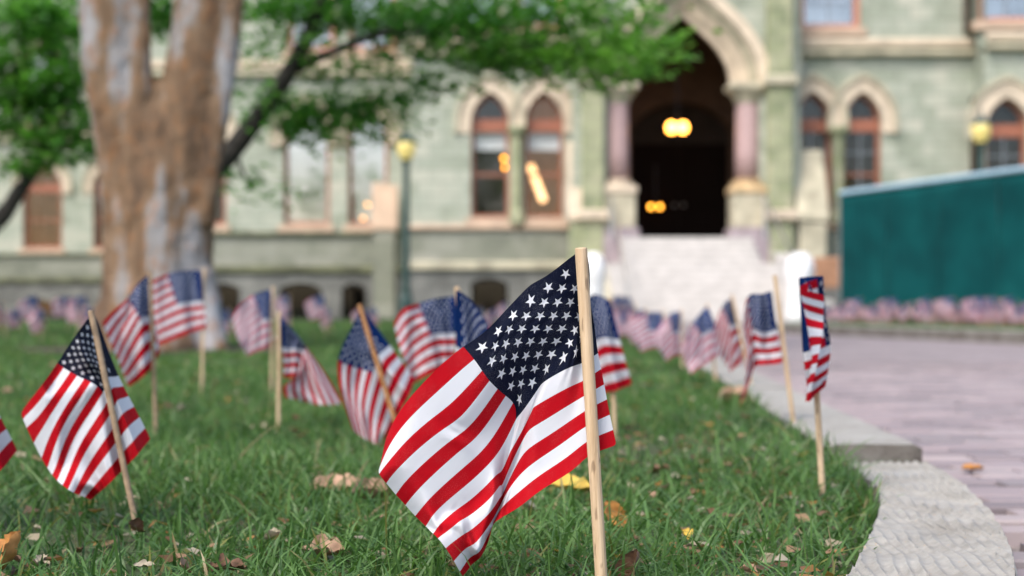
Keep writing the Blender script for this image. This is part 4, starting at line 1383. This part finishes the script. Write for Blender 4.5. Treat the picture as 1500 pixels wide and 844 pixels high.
FLAGMESH = {}
def flag(key, label, Y, top, base, ctrl, size=1.0, front=True, res=(26, 18), sub=1, mat='flag_print_thin', stick='dowel_wood', lean=0.0, group='small flags on wooden sticks in the lawn', srad=0.0052, iters=160):
    a = P(top[0], top[1], Y + lean)
    b = P(base[0], base[1], Y)
    d = (b - a)
    # carry the stick down into the soil
    if b.z > -0.03:
        b = a + d * ((a.z + 0.03) / max(1e-6, (a.z - b.z)))
    o = empty('stick_flag', (b.x, b.y, 0.0))
    tag(o, label, 'flag', group)
    bm = bmesh.new()
    ax = (a - b).normalized()
    n = 9
    pts = [b.lerp(a, t) - o.location for t in np.linspace(0, 1, n)]
    pts.insert(-1, pts[-1] - ax * 0.0012)
    rr = [srad * (1 + 0.02 * math.sin(3.1 * k + Y * 5)) for k in range(n - 1)] + [srad, srad * 0.86]
    tube(bm, pts, rr, 14)
    bm_obj('stick', bm, MAT[stick], o, False)
    p, u, v = cloth_points(ctrl, Y, size, a, b, front, res[0], res[1], iters, srad)
    me = cloth_mesh('cloth', p, u, v, mat, o.location, sub)
    c = link_mesh('cloth', me, None, o)
    m = c.modifiers.new('smooth', 'SUBSURF'); m.levels = sub; m.render_levels = sub
    FLAGMESH[key] = o
    return o

STARS = {1: [(150, 497), (220, 425), (287, 353), (366, 290), (447, 227), (530, 160)], 2: [(205, 490), (268, 412), (347, 353), (430, 290), (510, 227)],
         3: [(192, 557), (252, 480), (326, 412), (412, 353), (490, 290), (570, 227)], 4: [(242, 550), (310, 473), (388, 412), (472, 353), (550, 290)],
         5: [(235, 615), (295, 540), (367, 470), (447, 412), (530, 353)], 6: [(285, 607), (345, 537), (425, 470), (510, 412), (590, 353)],
         7: [(278, 675), (332, 600), (402, 530), (483, 470), (572, 418)], 8: [(322, 663), (385, 595), (460, 530), (548, 475)], 9: [(315, 735), (372, 660), (443, 593), (525, 538)]}
F1 = []
for rw, lst in STARS.items():          # photographed star positions fix the canton
    for q, (sx, sy) in enumerate(lst):
        F1.append((0.51 - 0.03625 * (2 * q + (1 if rw % 2 else 2)), 0.05385 * rw, 660 + sx / 3.127, 350 + sy / 3.127, 0.012 * (rw / 9) ** 2))
F1 += [(0, 0, 858, 362, 0), (0, .27, 864, 438, .0), (0, .54, 876, 518, .0), (0, 1, 903, 652, .0),
      (.51, 0, 678, 508), (.51, .5385, 757.5, 610, .035), (.1, .54, 853.5, 532, .012), (.40, .54, 788, 571, .03), (.25, 0, 775, 418), (.07, 0, 832, 380),
      (.62, 0, 640, 540), (.72, 0, 606, 576), (.82, 0, 582, 608), (.92, 0, 565, 644), (1, 0, 559, 672, .012),
      (1, .077, 556, 685, .006), (1, .154, 555, 694), (1, .231, 566, 708), (1, .308, 580, 725), (1, .385, 594, 740), (1, .4615, 608, 756), (1, .5385, 624, 771),
      (1, .6154, 635, 782), (1, .692, 641, 788), (1, .769, 653, 803), (1, .846, 665, 822), (1, .923, 674, 838), (1, 1, 678, 844),
      (.6, .231, 680, 606), (.75, .385, 672, 662), (.8, .231, 616, 655),
      (.1, .6154, 857, 557, .012), (.3, .6154, 783, 596, .025), (.44, .6154, 752, 655, .05), (.55, .6154, 735, 692, .045), (.75, .6154, 691, 731, .02), (.88, .6154, 652, 761),
      (.1, .692, 857, 579, .012), (.26, .692, 799, 615, .02), (.42, .692, 760, 656, .05), (.6, .692, 733, 710, .045), (.72, .692, 715, 733), (.86, .692, 675, 762),
      (.1, .769, 857, 602, .012), (.42, .769, 760, 675, .04), (.56, .769, 736, 725, .05), (.8, .769, 690, 776),
      (.1, .846, 858, 625, .012), (.40, .846, 760, 698, .03), (.55, .846, 733, 740, .04), (.8, .846, 697, 795),
      (.1, .923, 860, 647, .012), (.38, .923, 760, 721, .025), (.55, .923, 727, 757, .03), (.8, .923, 703, 808),
      (.1, 1, 862, 668, .012), (.17, 1, 840, 688, .012), (.31, 1, 787, 722, .015), (.38, 1, 762, 742, .02), (.53, 1, 724, 766, .02), (.75, 1, 711, 803, .02), (.9, 1, 692, 826, .01)]
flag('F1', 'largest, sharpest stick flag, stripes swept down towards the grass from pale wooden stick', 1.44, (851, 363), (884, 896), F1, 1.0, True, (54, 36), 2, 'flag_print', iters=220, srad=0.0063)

F2 = [(0, 0, 137, 457, .03), (0, .54, 174, 551, .05), (0, 1, 221, 643, .05), (.22, 0, 112, 490), (.22, .54, 157, 553), (.25, 1, 202, 666, .02), (.51, 0, 84, 532, .02), (.51, .27, 118, 553),
      (.51, .54, 151, 575), (.51, 1, 175, 694), (.75, 0, 57, 570), (.75, .54, 110, 640), (.75, 1, 154, 714), (1, 0, 31, 606, .03), (1, .15, 38, 625), (1, .3, 60, 670), (1, .54, 84, 704), (1, .77, 108, 722), (1, 1, 133, 733)]
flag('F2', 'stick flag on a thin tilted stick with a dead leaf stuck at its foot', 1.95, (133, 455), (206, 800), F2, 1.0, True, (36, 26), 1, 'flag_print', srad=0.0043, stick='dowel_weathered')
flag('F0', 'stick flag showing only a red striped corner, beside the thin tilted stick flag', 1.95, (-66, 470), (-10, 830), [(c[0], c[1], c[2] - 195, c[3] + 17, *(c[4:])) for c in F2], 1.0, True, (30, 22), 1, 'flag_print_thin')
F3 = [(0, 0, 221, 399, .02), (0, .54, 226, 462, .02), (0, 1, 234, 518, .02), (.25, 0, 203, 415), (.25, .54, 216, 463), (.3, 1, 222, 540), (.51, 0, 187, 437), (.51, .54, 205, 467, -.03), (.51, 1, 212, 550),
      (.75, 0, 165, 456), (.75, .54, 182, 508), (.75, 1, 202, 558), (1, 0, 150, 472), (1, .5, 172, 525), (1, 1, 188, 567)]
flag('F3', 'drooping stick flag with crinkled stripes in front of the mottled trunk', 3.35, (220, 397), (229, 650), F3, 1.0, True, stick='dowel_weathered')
F4 = [(0, 0, 294, 396), (0, .54, 298, 441), (0, 1, 303, 480), (.25, 0, 270, 397), (.51, 0, 245, 402), (.51, .54, 259, 446), (.51, 1, 268, 492), (1, 0, 205, 425), (1, .54, 213, 470), (1, 1, 230, 507), (.75, 0, 225, 411), (.75, 1, 248, 500)]
flag('F4', 'stick flag spread wide before the trunk base, its canton fully open', 4.75, (299, 393), (296, 570), F4, 1.0, False)
F5 = [(0, 0, 397, 424), (0, .54, 398, 468), (0, 1, 405, 500), (.51, 0, 371, 433), (.51, .54, 384, 468), (.51, 1, 385, 512), (1, 0, 340, 465), (1, .5, 348, 495), (1, 1, 362, 522), (.75, 0, 352, 446)]
flag('F5', 'pale pinkish stick flag right of the mottled trunk, beside a dark basement window', 5.0, (400, 420), (398, 552), F5, 1.0, True, mat='flag_print_backlit')
F6 = [(0, 0, 411, 463), (0, .54, 413, 509), (0, 1, 415, 553), (.25, 0, 428, 482), (.3, .54, 432, 510), (.51, 0, 447, 507), (.51, .54, 446, 516), (.51, 1, 432, 556), (.75, 0, 476, 547), (.75, .54, 450, 556), (.75, 1, 417, 565), (1, 0, 502, 590), (1, .54, 460, 592), (1, 1, 418, 583)]
flag('F6', 'stick flag whose lower half hangs with its stripes standing upright', 3.6, (409, 456), (408, 600), F6, 1.0, False)
F10 = [(0, 0, 529, 449, .03), (0, .54, 571, 506, .05), (0, 1, 608, 555, .05), (.22, 0, 514, 483), (.22, .54, 556, 518), (.28, 1, 600, 578), (.51, 0, 495, 528), (.51, .27, 520, 538), (.51, .54, 546, 547), (.51, 1, 588, 600),
       (.75, 0, 500, 578), (.75, .54, 534, 600), (.75, 1, 575, 628), (1, 0, 517, 630), (1, .54, 540, 646), (1, 1, 560, 656)]
flag('F10', 'stick flag on orange-brown tilted stick, canton draped over both sides', 3.05, (526, 446), (592, 660), F10, 1.0, True, stick='dowel_orange')
F8 = [(0, 0, 668, 434), (0, .54, 667, 488), (0, 1, 666, 540), (.25, 0, 642, 437), (.51, 0, 613, 445), (.51, .54, 631, 491), (.51, 1, 640, 545), (.8, 0, 588, 455), (.8, .5, 603, 505), (1, 0, 577, 474), (1, .5, 590, 522), (1, 1, 606, 562)]
flag('F8', 'stick flag with a rounded fly end and pale see-through canton', 3.7, (672, 424), (700, 640), F8, 1.0, False)
F9 = [(0, 0, 668, 424), (0, .54, 668, 508), (0, 1, 670, 575), (.25, 0, 688, 438), (.4, 0, 704, 458), (.51, 0, 716, 476), (.51, .54, 720, 545), (.51, 1, 715, 610), (1, 0, 760, 560), (1, .5, 745, 610), (1, 1, 730, 640)]
flag('F9', 'bright blue starred canton peeking out behind the largest flag', 2.75, (669, 420), (690, 690), F9, 1.0, False)
F7 = [(0, 0, 893, 440), (0, .54, 908, 498), (0, 1, 926, 563), (.3, 0, 868, 432), (.3, .54, 884, 494), (.3, 1, 905, 572), (.51, 0, 852, 450), (.51, .54, 870, 503), (.51, 1, 890, 575), (1, 0, 840, 520), (1, .5, 860, 560), (1, 1, 880, 590)]
flag('F7', 'stick flag half hidden by the largest flag\'s stick, near the middle of the lawn', 3.3, (893, 436), (900, 618), F7, 1.0, False)
R1 = [(0, 0, 1170, 407, 0), (0, .54, 1176, 517, 0), (0, 1, 1184, 590, 0), (.2, 0, 1188, 405, 0), (.2, .54, 1198, 512), (.2, 1, 1200, 572), (.42, 0, 1206, 405, -.01), (.42, .54, 1217, 505, -.01), (.42, 1, 1209, 566, -.01),
      (.72, 0, 1171, 421, -.05), (.72, .35, 1181, 470, -.05), (.66, .54, 1192, 515, -.045), (.72, 1, 1181, 588, -.05), (1, 0, 1207, 432, -.075), (1, .35, 1206, 478, -.07), (1, .54, 1202, 505, -.07), (1, 1, 1188, 586, -.07), (.6, 1, 1192, 580, -.04)]
flag('R1', 'narrow stick flag rolled round its own stick beside the kerb', 2.24, (1187, 408), (1206, 745), R1, 1.0, False, (40, 24))
A_ = [(0, 0, 1130, 426), (0, .54, 1138, 482), (0, 1, 1147, 531), (.3, 0, 1112, 431), (.3, .54, 1115, 487), (.3, 1, 1112, 535), (.51, 0, 1096, 434), (.51, .54, 1101, 482), (.51, 1, 1104, 540), (.75, 0, 1090, 470), (.75, .5, 1094, 520), (.75, 1, 1098, 560), (1, 0, 1100, 505), (1, .5, 1092, 560), (1, 1, 1083, 597)]
flag('A', 'stick flag with a long hanging white tail beside the kerb', 3.2, (1135, 403), (1169, 672), A_, 0.95, False)
B_ = [(0, 0, 1073, 437), (0, .54, 1082, 474), (0, 1, 1095, 515), (.51, 0, 1058, 450), (.51, .54, 1068, 477), (.51, 1, 1082, 535), (1, 0, 1046, 485), (1, .5, 1056, 520), (1, 1, 1070, 545)]
flag('B', 'stick flag with small narrow canton just behind the flag with hanging tail', 4.7, (1072, 432), (1111, 610), B_, 1.0, True)
C_ = [(0, 0, 1036, 449), (0, .54, 1048, 480), (0, 1, 1052, 520), (.51, 0, 1015, 474), (.51, .54, 1028, 491), (.51, 1, 1038, 530), (1, 0, 998, 508), (1, .5, 1003, 530), (1, 1, 1012, 548)]
flag('C', 'stick flag with diamond-shaped canton in the row along the kerb', 5.2, (1036, 445), (1052, 585), C_, 1.0, False, mat='flag_print_backlit')
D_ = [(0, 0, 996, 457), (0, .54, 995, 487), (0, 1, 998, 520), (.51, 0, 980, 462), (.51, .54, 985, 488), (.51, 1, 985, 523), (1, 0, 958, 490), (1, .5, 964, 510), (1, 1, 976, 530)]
flag('D', 'stick flag with narrow upright canton, between diamond canton flag and the far kerb row', 6.4, (998, 453), (1000, 545), D_, 1.0, False, mat='flag_print_backlit')
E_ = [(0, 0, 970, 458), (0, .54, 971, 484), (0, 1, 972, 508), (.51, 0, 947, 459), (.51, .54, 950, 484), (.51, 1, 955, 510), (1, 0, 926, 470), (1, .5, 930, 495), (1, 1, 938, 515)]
flag('E', 'stick flag spread sideways where the kerb row turns to blur', 7.8, (971, 454), (973, 525), E_, 1.0, False, mat='flag_print_backlit')

def copy_flag(key, x, y, rz, label, group, s=1.0, z=0.0, tilt=(0, 0)):
    src = FLAGMESH[key]
    o = src.copy(); COL.objects.link(o)
    o.location = (x, y, z)
    o.rotation_euler = (tilt[0], tilt[1], rz)
    o.scale = (s, s, s)
    o['label'] = label; o['group'] = group
    for ch in src.children:
        c = ch.copy(); COL.objects.link(c); c.parent = o
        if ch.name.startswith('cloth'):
            c.material_slots[0].link = 'OBJECT'; c.material_slots[0].material = MAT['flag_print_backlit']
    return o
rf = random.Random(21)
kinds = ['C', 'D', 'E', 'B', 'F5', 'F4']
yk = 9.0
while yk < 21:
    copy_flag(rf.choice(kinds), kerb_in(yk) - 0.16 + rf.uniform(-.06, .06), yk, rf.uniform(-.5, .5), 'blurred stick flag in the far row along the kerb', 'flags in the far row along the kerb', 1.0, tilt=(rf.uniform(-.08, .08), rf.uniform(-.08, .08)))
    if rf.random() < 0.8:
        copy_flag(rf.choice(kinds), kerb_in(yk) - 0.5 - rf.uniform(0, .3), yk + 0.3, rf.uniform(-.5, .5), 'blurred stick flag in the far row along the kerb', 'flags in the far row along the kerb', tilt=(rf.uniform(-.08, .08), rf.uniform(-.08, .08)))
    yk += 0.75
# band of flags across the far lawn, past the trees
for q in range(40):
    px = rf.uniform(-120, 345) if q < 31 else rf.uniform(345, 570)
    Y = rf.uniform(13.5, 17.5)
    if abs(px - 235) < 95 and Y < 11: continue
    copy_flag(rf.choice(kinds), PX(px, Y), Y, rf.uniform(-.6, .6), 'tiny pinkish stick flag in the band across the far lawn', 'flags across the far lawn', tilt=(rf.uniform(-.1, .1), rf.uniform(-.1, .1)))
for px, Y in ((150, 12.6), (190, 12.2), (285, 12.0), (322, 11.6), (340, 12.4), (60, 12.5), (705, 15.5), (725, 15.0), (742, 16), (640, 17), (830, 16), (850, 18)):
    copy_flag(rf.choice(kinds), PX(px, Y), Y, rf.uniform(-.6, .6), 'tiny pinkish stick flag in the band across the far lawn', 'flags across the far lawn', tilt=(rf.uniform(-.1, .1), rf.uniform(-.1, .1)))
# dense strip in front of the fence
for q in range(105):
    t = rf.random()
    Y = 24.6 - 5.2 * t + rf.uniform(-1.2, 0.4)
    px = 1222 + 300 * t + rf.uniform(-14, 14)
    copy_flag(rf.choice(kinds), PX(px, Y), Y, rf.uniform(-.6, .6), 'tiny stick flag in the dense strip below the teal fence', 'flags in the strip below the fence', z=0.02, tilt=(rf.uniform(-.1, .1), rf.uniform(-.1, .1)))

# ------------------------------------------------------------------ grass
def grass(name, zones, seed):
    rg = np.random.default_rng(seed)
    allv, alli, alls, allc = [], [], [], []
    off = 0; loff = 0
    for (y0, y1, dens, h0, h1, wd, segs, area) in zones:
        if area == 'main':
            xm = max(y1 * 0.46 + 0.3, 0.9)
            n = int((y1 - y0) * 2 * xm * dens)
            x = rg.uniform(-xm, xm, n); y = rg.uniform(y0, y1, n)
            ok = in_lawn(x + 0.004, y)
            # thin, worn patches; thicker tufts elsewhere
            pt = np.sin(x * 3.1 + 0.7) * np.cos(y * 2.7 + 0.4) + 0.6 * np.sin(x * 7.3 + y * 5.1) + 0.3 * np.sin(x * 17 + 2) * np.sin(y * 15)
            bare = np.clip(np.exp(-(((x - 0.30) / 0.26) ** 2 + ((y - 2.3) / 0.75) ** 2)) * 1.0, 0, 1)
            keep = rg.uniform(0, 1, n) < np.clip(0.72 + 0.30 * pt - 0.50 * bare, 0.10, 1)
            soil = ((x - PX(235, YT)) / 0.95) ** 2 + ((y - YT) / 0.8) ** 2 < 1
            ok &= keep & ~soil
        else:
            n = int(dens * 60)
            t = rg.uniform(0, 1, n)
            y = 24.9 - 6.0 * t + rg.uniform(-5.0, 0.6, n)
            x = (1215 + 330 * t - 750) / FPX * y
            kx = np.interp(y, [p[1] for p in far_k][::-1], [p[0] for p in far_k][::-1]) + 0.25
            ok = (x > kx)
        x = x[ok]; y = y[ok]; n = len(x)
        z = lawn_z(x, y) - 0.003 if area == 'main' else np.full(n, 0.018)
        tuft = 0.5 + 0.5 * np.sin(x * 5.3 + 1.3) * np.sin(y * 4.1 + 0.5)
        H = rg.uniform(h0, h1, n) * (0.65 + 0.5 * tuft) * np.where(rg.uniform(0, 1, n) < 0.06, 1.5, 1.0)
        a = rg.uniform(0, 2 * math.pi, n)
        lean = rg.uniform(0.05, 1.0, n) ** 1.3
        droop = rg.uniform(0.0, 1.0, n)
        dxy = np.stack([np.cos(a), np.sin(a)], 1)
        fa = rg.uniform(0, 2 * math.pi, n)
        side = np.stack([np.cos(fa), np.sin(fa), np.zeros(n)], 1)
        ww = wd * rg.uniform(0.6, 1.3, n)
        rows = []
        for s in range(segs + 1):
            t = s / segs
            horiz = H * (lean * t + droop * 0.7 * t * t)
            vert = H * t * (1 - 0.35 * lean * t) - H * droop * 0.45 * t ** 3
            c = np.stack([x + dxy[:, 0] * horiz, y + dxy[:, 1] * horiz, z + vert], 1)
            if s < segs:
                w = ww * (1 - 0.75 * t ** 1.5)
                rows += [c - side * w[:, None] / 2, c + side * w[:, None] / 2]
            else:
                rows.append(c)
        nv = len(rows)
        v = np.stack(rows, 1).reshape(-1, 3)
        b = (np.arange(n) * nv + off)[:, None]
        loops, starts = [], []
        pat = []; lens = []
        for s in range(segs - 1):
            pat += [2 * s, 2 * s + 1, 2 * s + 3, 2 * s + 2]; lens.append(4)
        pat += [2 * (segs - 1), 2 * (segs - 1) + 1, 2 * segs]; lens.append(3)
        li = (b + np.array(pat)).ravel()
        st = (np.arange(n)[:, None] * len(pat) + np.concatenate([[0], np.cumsum(lens)[:-1]])[None] + loff).ravel()
        # colour: mostly cool green, some yellow and straw blades
        k = rg.uniform(0, 1, n)
        g0 = np.array([0.030, 0.080, 0.024]); g1 = np.array([0.140, 0.255, 0.072]); yl = np.array([0.20, 0.21, 0.06]); stw = np.array([0.36, 0.28, 0.15])
        col = g0 + (g1 - g0) * (0.7 * rg.uniform(0, 1, n) + 0.3 * tuft)[:, None]
        yy = (k > 0.93)[:, None]; ss = (k > 0.975)[:, None]
        col = np.where(yy, yl * rg.uniform(0.6, 1.0, (n, 1)), col)
        col = np.where(ss, stw * rg.uniform(0.5, 1.0, (n, 1)), col)
        allv.append(v); alli.append(li); alls.append(st); allc.append(np.repeat(np.concatenate([col, np.ones((n, 1))], 1), nv, axis=0))
        off += n * nv; loff += n * len(pat)
    v = np.concatenate(allv); li = np.concatenate(alli); st = np.concatenate(alls); c = np.concatenate(allc)
    me = bpy.data.meshes.new(name)
    me.vertices.add(len(v)); me.vertices.foreach_set('co', v.ravel())
    me.loops.add(len(li)); me.loops.foreach_set('vertex_index', li.astype(np.int32))
    me.polygons.add(len(st)); me.polygons.foreach_set('loop_start', st.astype(np.int32))
    at = me.attributes.new('tone', 'FLOAT_COLOR', 'POINT'); at.data.foreach_set('color', c.ravel())
    me.update(); me.validate()
    o = link_mesh(name, me, MAT['grass_blade'])
    return o
gr = grass('grass', [(1.18, 2.7, 12000, .030, .092, .0041, 4, 'main'), (2.7, 5.0, 8000, .03, .072, .0045, 2, 'main'),
                     (5.0, 10.0, 2600, .03, .06, .009, 2, 'main'), (10.0, 31.0, 330, .035, .07, .022, 2, 'main'), (0, 0, 260, .03, .06, .02, 2, 'strip')], 4)
tag(gr, 'green grass of the lawn with some straw-coloured blades', 'grass', kind='stuff')

# ------------------------------------------------------------------ fallen leaves
def leaf_mesh(seed, lobed=False, curl=0.3, L=0.05):
    rd = random.Random(seed)
    bm = bmesh.new()
    n = 14
    rows = []
    for i in range(n + 1):
        t = i / n
        w = math.sin(math.pi * min(1, t * 0.97 + 0.02)) ** 0.8 * 0.33 * L
        if lobed: w *= 1 + 0.22 * math.cos(t * 15)
        w *= 1 + rd.uniform(-.12, .12)
        row = []
        for j in range(-4, 5):
            s = j / 4
            zz = curl * L * (0.9 * abs(s) ** 1.6 * (w / (0.33 * L)) + 0.55 * (t - 0.45) ** 2 * 2) + (rd.uniform(-.025, .025) + 0.03 * math.sin(abs(s) * 5 - t * 14 + seed) + 0.05 * mnoise.noise(Vector((t * 5, s * 3, seed)))) * L
            row.append(bm.verts.new(((t - 0.5) * L + rd.uniform(-.012, .012) * L - 0.05 * abs(s) * L, s * w * (1 + (rd.uniform(-.18, .1) if abs(j) == 4 else 0)) + 0.05 * L * math.sin(t * 4 + seed), zz)))
        rows.append(row)
    for a, b in zip(rows[:-1], rows[1:]):
        for j in range(8): bm.faces.new((a[j], a[j + 1], b[j + 1], b[j]))
    me = bpy.data.meshes.new('fallen_leaf')
    bm.to_mesh(me); bm.free()
    me.polygons.foreach_set('use_smooth', [True] * len(me.polygons))
    return me
COLS = ['leaf_tan', 'leaf_brown', 'leaf_yellow', 'leaf_orange', 'leaf_pale']
LM = {}
for ci, cn in enumerate(COLS):
    for sh in range(3):
        me = leaf_mesh(sh * 7 + ci, sh == 2, (0.22, 0.5, 0.3)[sh])
        me.materials.append(MAT[cn])
        LM[(cn, sh)] = me
LEAFLAB = {'leaf_tan': 'dry tan leaf lying in the grass', 'leaf_brown': 'dark brown dead leaf lying in the grass', 'leaf_yellow': 'small yellowed leaf lying in the grass',
           'leaf_orange': 'orange-brown leaf lying in the grass', 'leaf_pale': 'pale greyish dry leaf lying in the grass'}
def put_leaf(px, py, cn, sh, scale, label=None, rot=None, h=0.022):
    Y = (CAM_H - h) * FPX / (py - HOR)
    o = bpy.data.objects.new('fallen_leaf', LM[(cn, sh)])
    COL.objects.link(o)
    o.location = (PX(px, Y), Y, h)
    o.scale = (scale,) * 3
    o.rotation_euler = rot or (random.uniform(-.5, .5), random.uniform(-.5, .5), random.uniform(0, 6.28))
    tag(o, label or LEAFLAB[cn], 'leaf', None if label else LEAFLAB[cn].replace('leaf lying', 'leaves lying'))
    return o
put_leaf(500, 722, 'leaf_tan', 0, 2.0, 'large pinkish tan leaf lying flat in the grass beside the largest flag', (0.25, 0.0, 0.15), 0.012)
put_leaf(545, 735, 'leaf_tan', 1, 1.4, 'folded tan leaf tip next to the large pinkish tan leaf', (0.3, 0.2, 0.6), 0.014)
put_leaf(478, 812, 'leaf_tan', 2, 1.1, 'ragged pale tan leaf in the front grass', (0.3, 0.1, 0.3), 0.014)
put_leaf(24, 808, 'leaf_orange', 1, 0.9, 'upright curled orange leaf at the lower grass corner', (0.2, -1.1, 0.4), 0.035)
put_leaf(900, 755, 'leaf_orange', 0, 0.9, 'small tan-orange leaf standing on edge right of the largest flag\'s stick', (1.2, 0.9, 0.2), 0.03)
put_leaf(838, 716, 'leaf_yellow', 0, 1.5, 'bright yellow leaf under the lower edge of the largest flag', (0.3, 0.1, 0.1), 0.03)
put_leaf(775, 745, 'leaf_pale', 0, 1.0, 'pale green-grey leaf under the largest flag', (0.6, 0.4, 1.0), 0.03)
put_leaf(1078, 592, 'leaf_tan', 1, 2.0, 'brown curled leaf lying beneath the hanging white flag tail', (0.2, 0.1, 0.0), 0.04)
put_leaf(196, 775, 'leaf_brown', 1, 0.55, 'dark dead leaf stuck against the foot of a thin tilted stick', (1.0, 0.4, 1.2), 0.04)
put_leaf(930, 832, 'leaf_brown', 1, 0.8, 'small dark upright leaf right of the largest flag\'s stick', (0.3, -1.2, 0.5), 0.03)
put_leaf(335, 835, 'leaf_brown', 2, 0.8, 'dark brown ragged leaf low in the front grass', (0.2, 0.1, 0.5), 0.02)
put_leaf(270, 833, 'leaf_tan', 0, 0.6, 'small upright tan leaf low in the front grass', (0.9, 0.5, 1.4), 0.025)
put_leaf(1325, 690, 'leaf_orange', 0, 0.01 + 0.6, 'small orange leaf lying on the brick path', (0, 0, 0.2), -0.01) if False else None
rl = random.Random(9)
cnt = 0
while cnt < 125:
    py = 500 + (844 - 500) * rl.random() ** 1.15
    px = rl.uniform(-60, 1330)
    Y = (CAM_H - 0.02) * FPX / (py - HOR)
    x = PX(px, Y)
    if not bool(in_lawn(np.array([x + 0.03]), np.array([Y]))[0]): continue
    if abs(x - 0.3) > 0.55 and rl.random() < 0.35: continue
    cn = rl.choices(COLS, (4, 4, 0.7, 0.8, 2))[0]
    random.seed(cnt)
    put_leaf(px, py, cn, rl.randrange(3), rl.uniform(0.22, 0.6) * (0.8 if Y < 2.4 else 1.3), h=rl.uniform(0.012, 0.026))
    cnt += 1
# leaf on the bricks
o = bpy.data.objects.new('fallen_leaf', LM[('leaf_orange', 0)]); COL.objects.link(o)
yb_ = (CAM_H + 0.03) * FPX / (690 - HOR)
o.location = (PX(1426, yb_), yb_, PATH_Z + 0.008); o.rotation_euler = (0.1, 0.0, 0.2)
tag(o, 'small orange leaf lying on the brick path', 'leaf')

# crumbled leaf litter between the blades
rg = np.random.default_rng(77)
n = 9000
y = 1.2 + 6.5 * rg.uniform(0, 1, n) ** 1.7
x = rg.uniform(-0.46, 0.42, n) * y
wgt = 0.16 + 0.75 * np.exp(-(((x - 0.30) / 0.3) ** 2 + ((y - 2.2) / 0.8) ** 2))
ok = in_lawn(x + 0.01, y) & (rg.uniform(0, 1, n) < wgt)
x = x[ok]; y = y[ok]; n = len(x)
z = lawn_z(x, y) + rg.uniform(0.004, 0.026, n)
sz = rg.uniform(0.003, 0.012, n)
th = rg.uniform(0, 6.283, n)
vv = np.empty((n, 5, 3))
for q in range(5):
    a = th + q * 1.2566 + rg.uniform(-.3, .3, n)
    r_ = sz * rg.uniform(0.5, 1.25, n)
    vv[:, q, 0] = x + np.cos(a) * r_ * 1.4; vv[:, q, 1] = y + np.sin(a) * r_; vv[:, q, 2] = z + rg.uniform(-0.5, 0.7, n) * sz
me = bpy.data.meshes.new('leaf_litter')
me.vertices.add(n * 5); me.vertices.foreach_set('co', vv.ravel())
me.loops.add(n * 9)
me.loops.foreach_set('vertex_index', (np.arange(n)[:, None] * 5 + np.array([0, 1, 2, 0, 2, 3, 0, 3, 4])).ravel().astype(np.int32))
me.polygons.add(n * 3); me.polygons.foreach_set('loop_start', (np.arange(n * 3) * 3).astype(np.int32))
pal = np.array([(0.36, 0.22, 0.13), (0.15, 0.08, 0.04), (0.42, 0.35, 0.24), (0.24, 0.12, 0.06), (0.40, 0.20, 0.06), (0.46, 0.40, 0.30)])
cc = pal[rg.integers(0, len(pal), n)] * rg.uniform(0.6, 1.1, (n, 1))
at = me.attributes.new('tone', 'FLOAT_COLOR', 'POINT')
at.data.foreach_set('color', np.repeat(np.concatenate([cc, np.ones((n, 1))], 1), 5, axis=0).ravel())
me.update(); me.validate()
o = link_mesh('leaf_litter', me, MAT['grass_blade'])
tag(o, 'crumbled brown and tan leaf litter scattered between the grass blades', 'litter', kind='stuff')
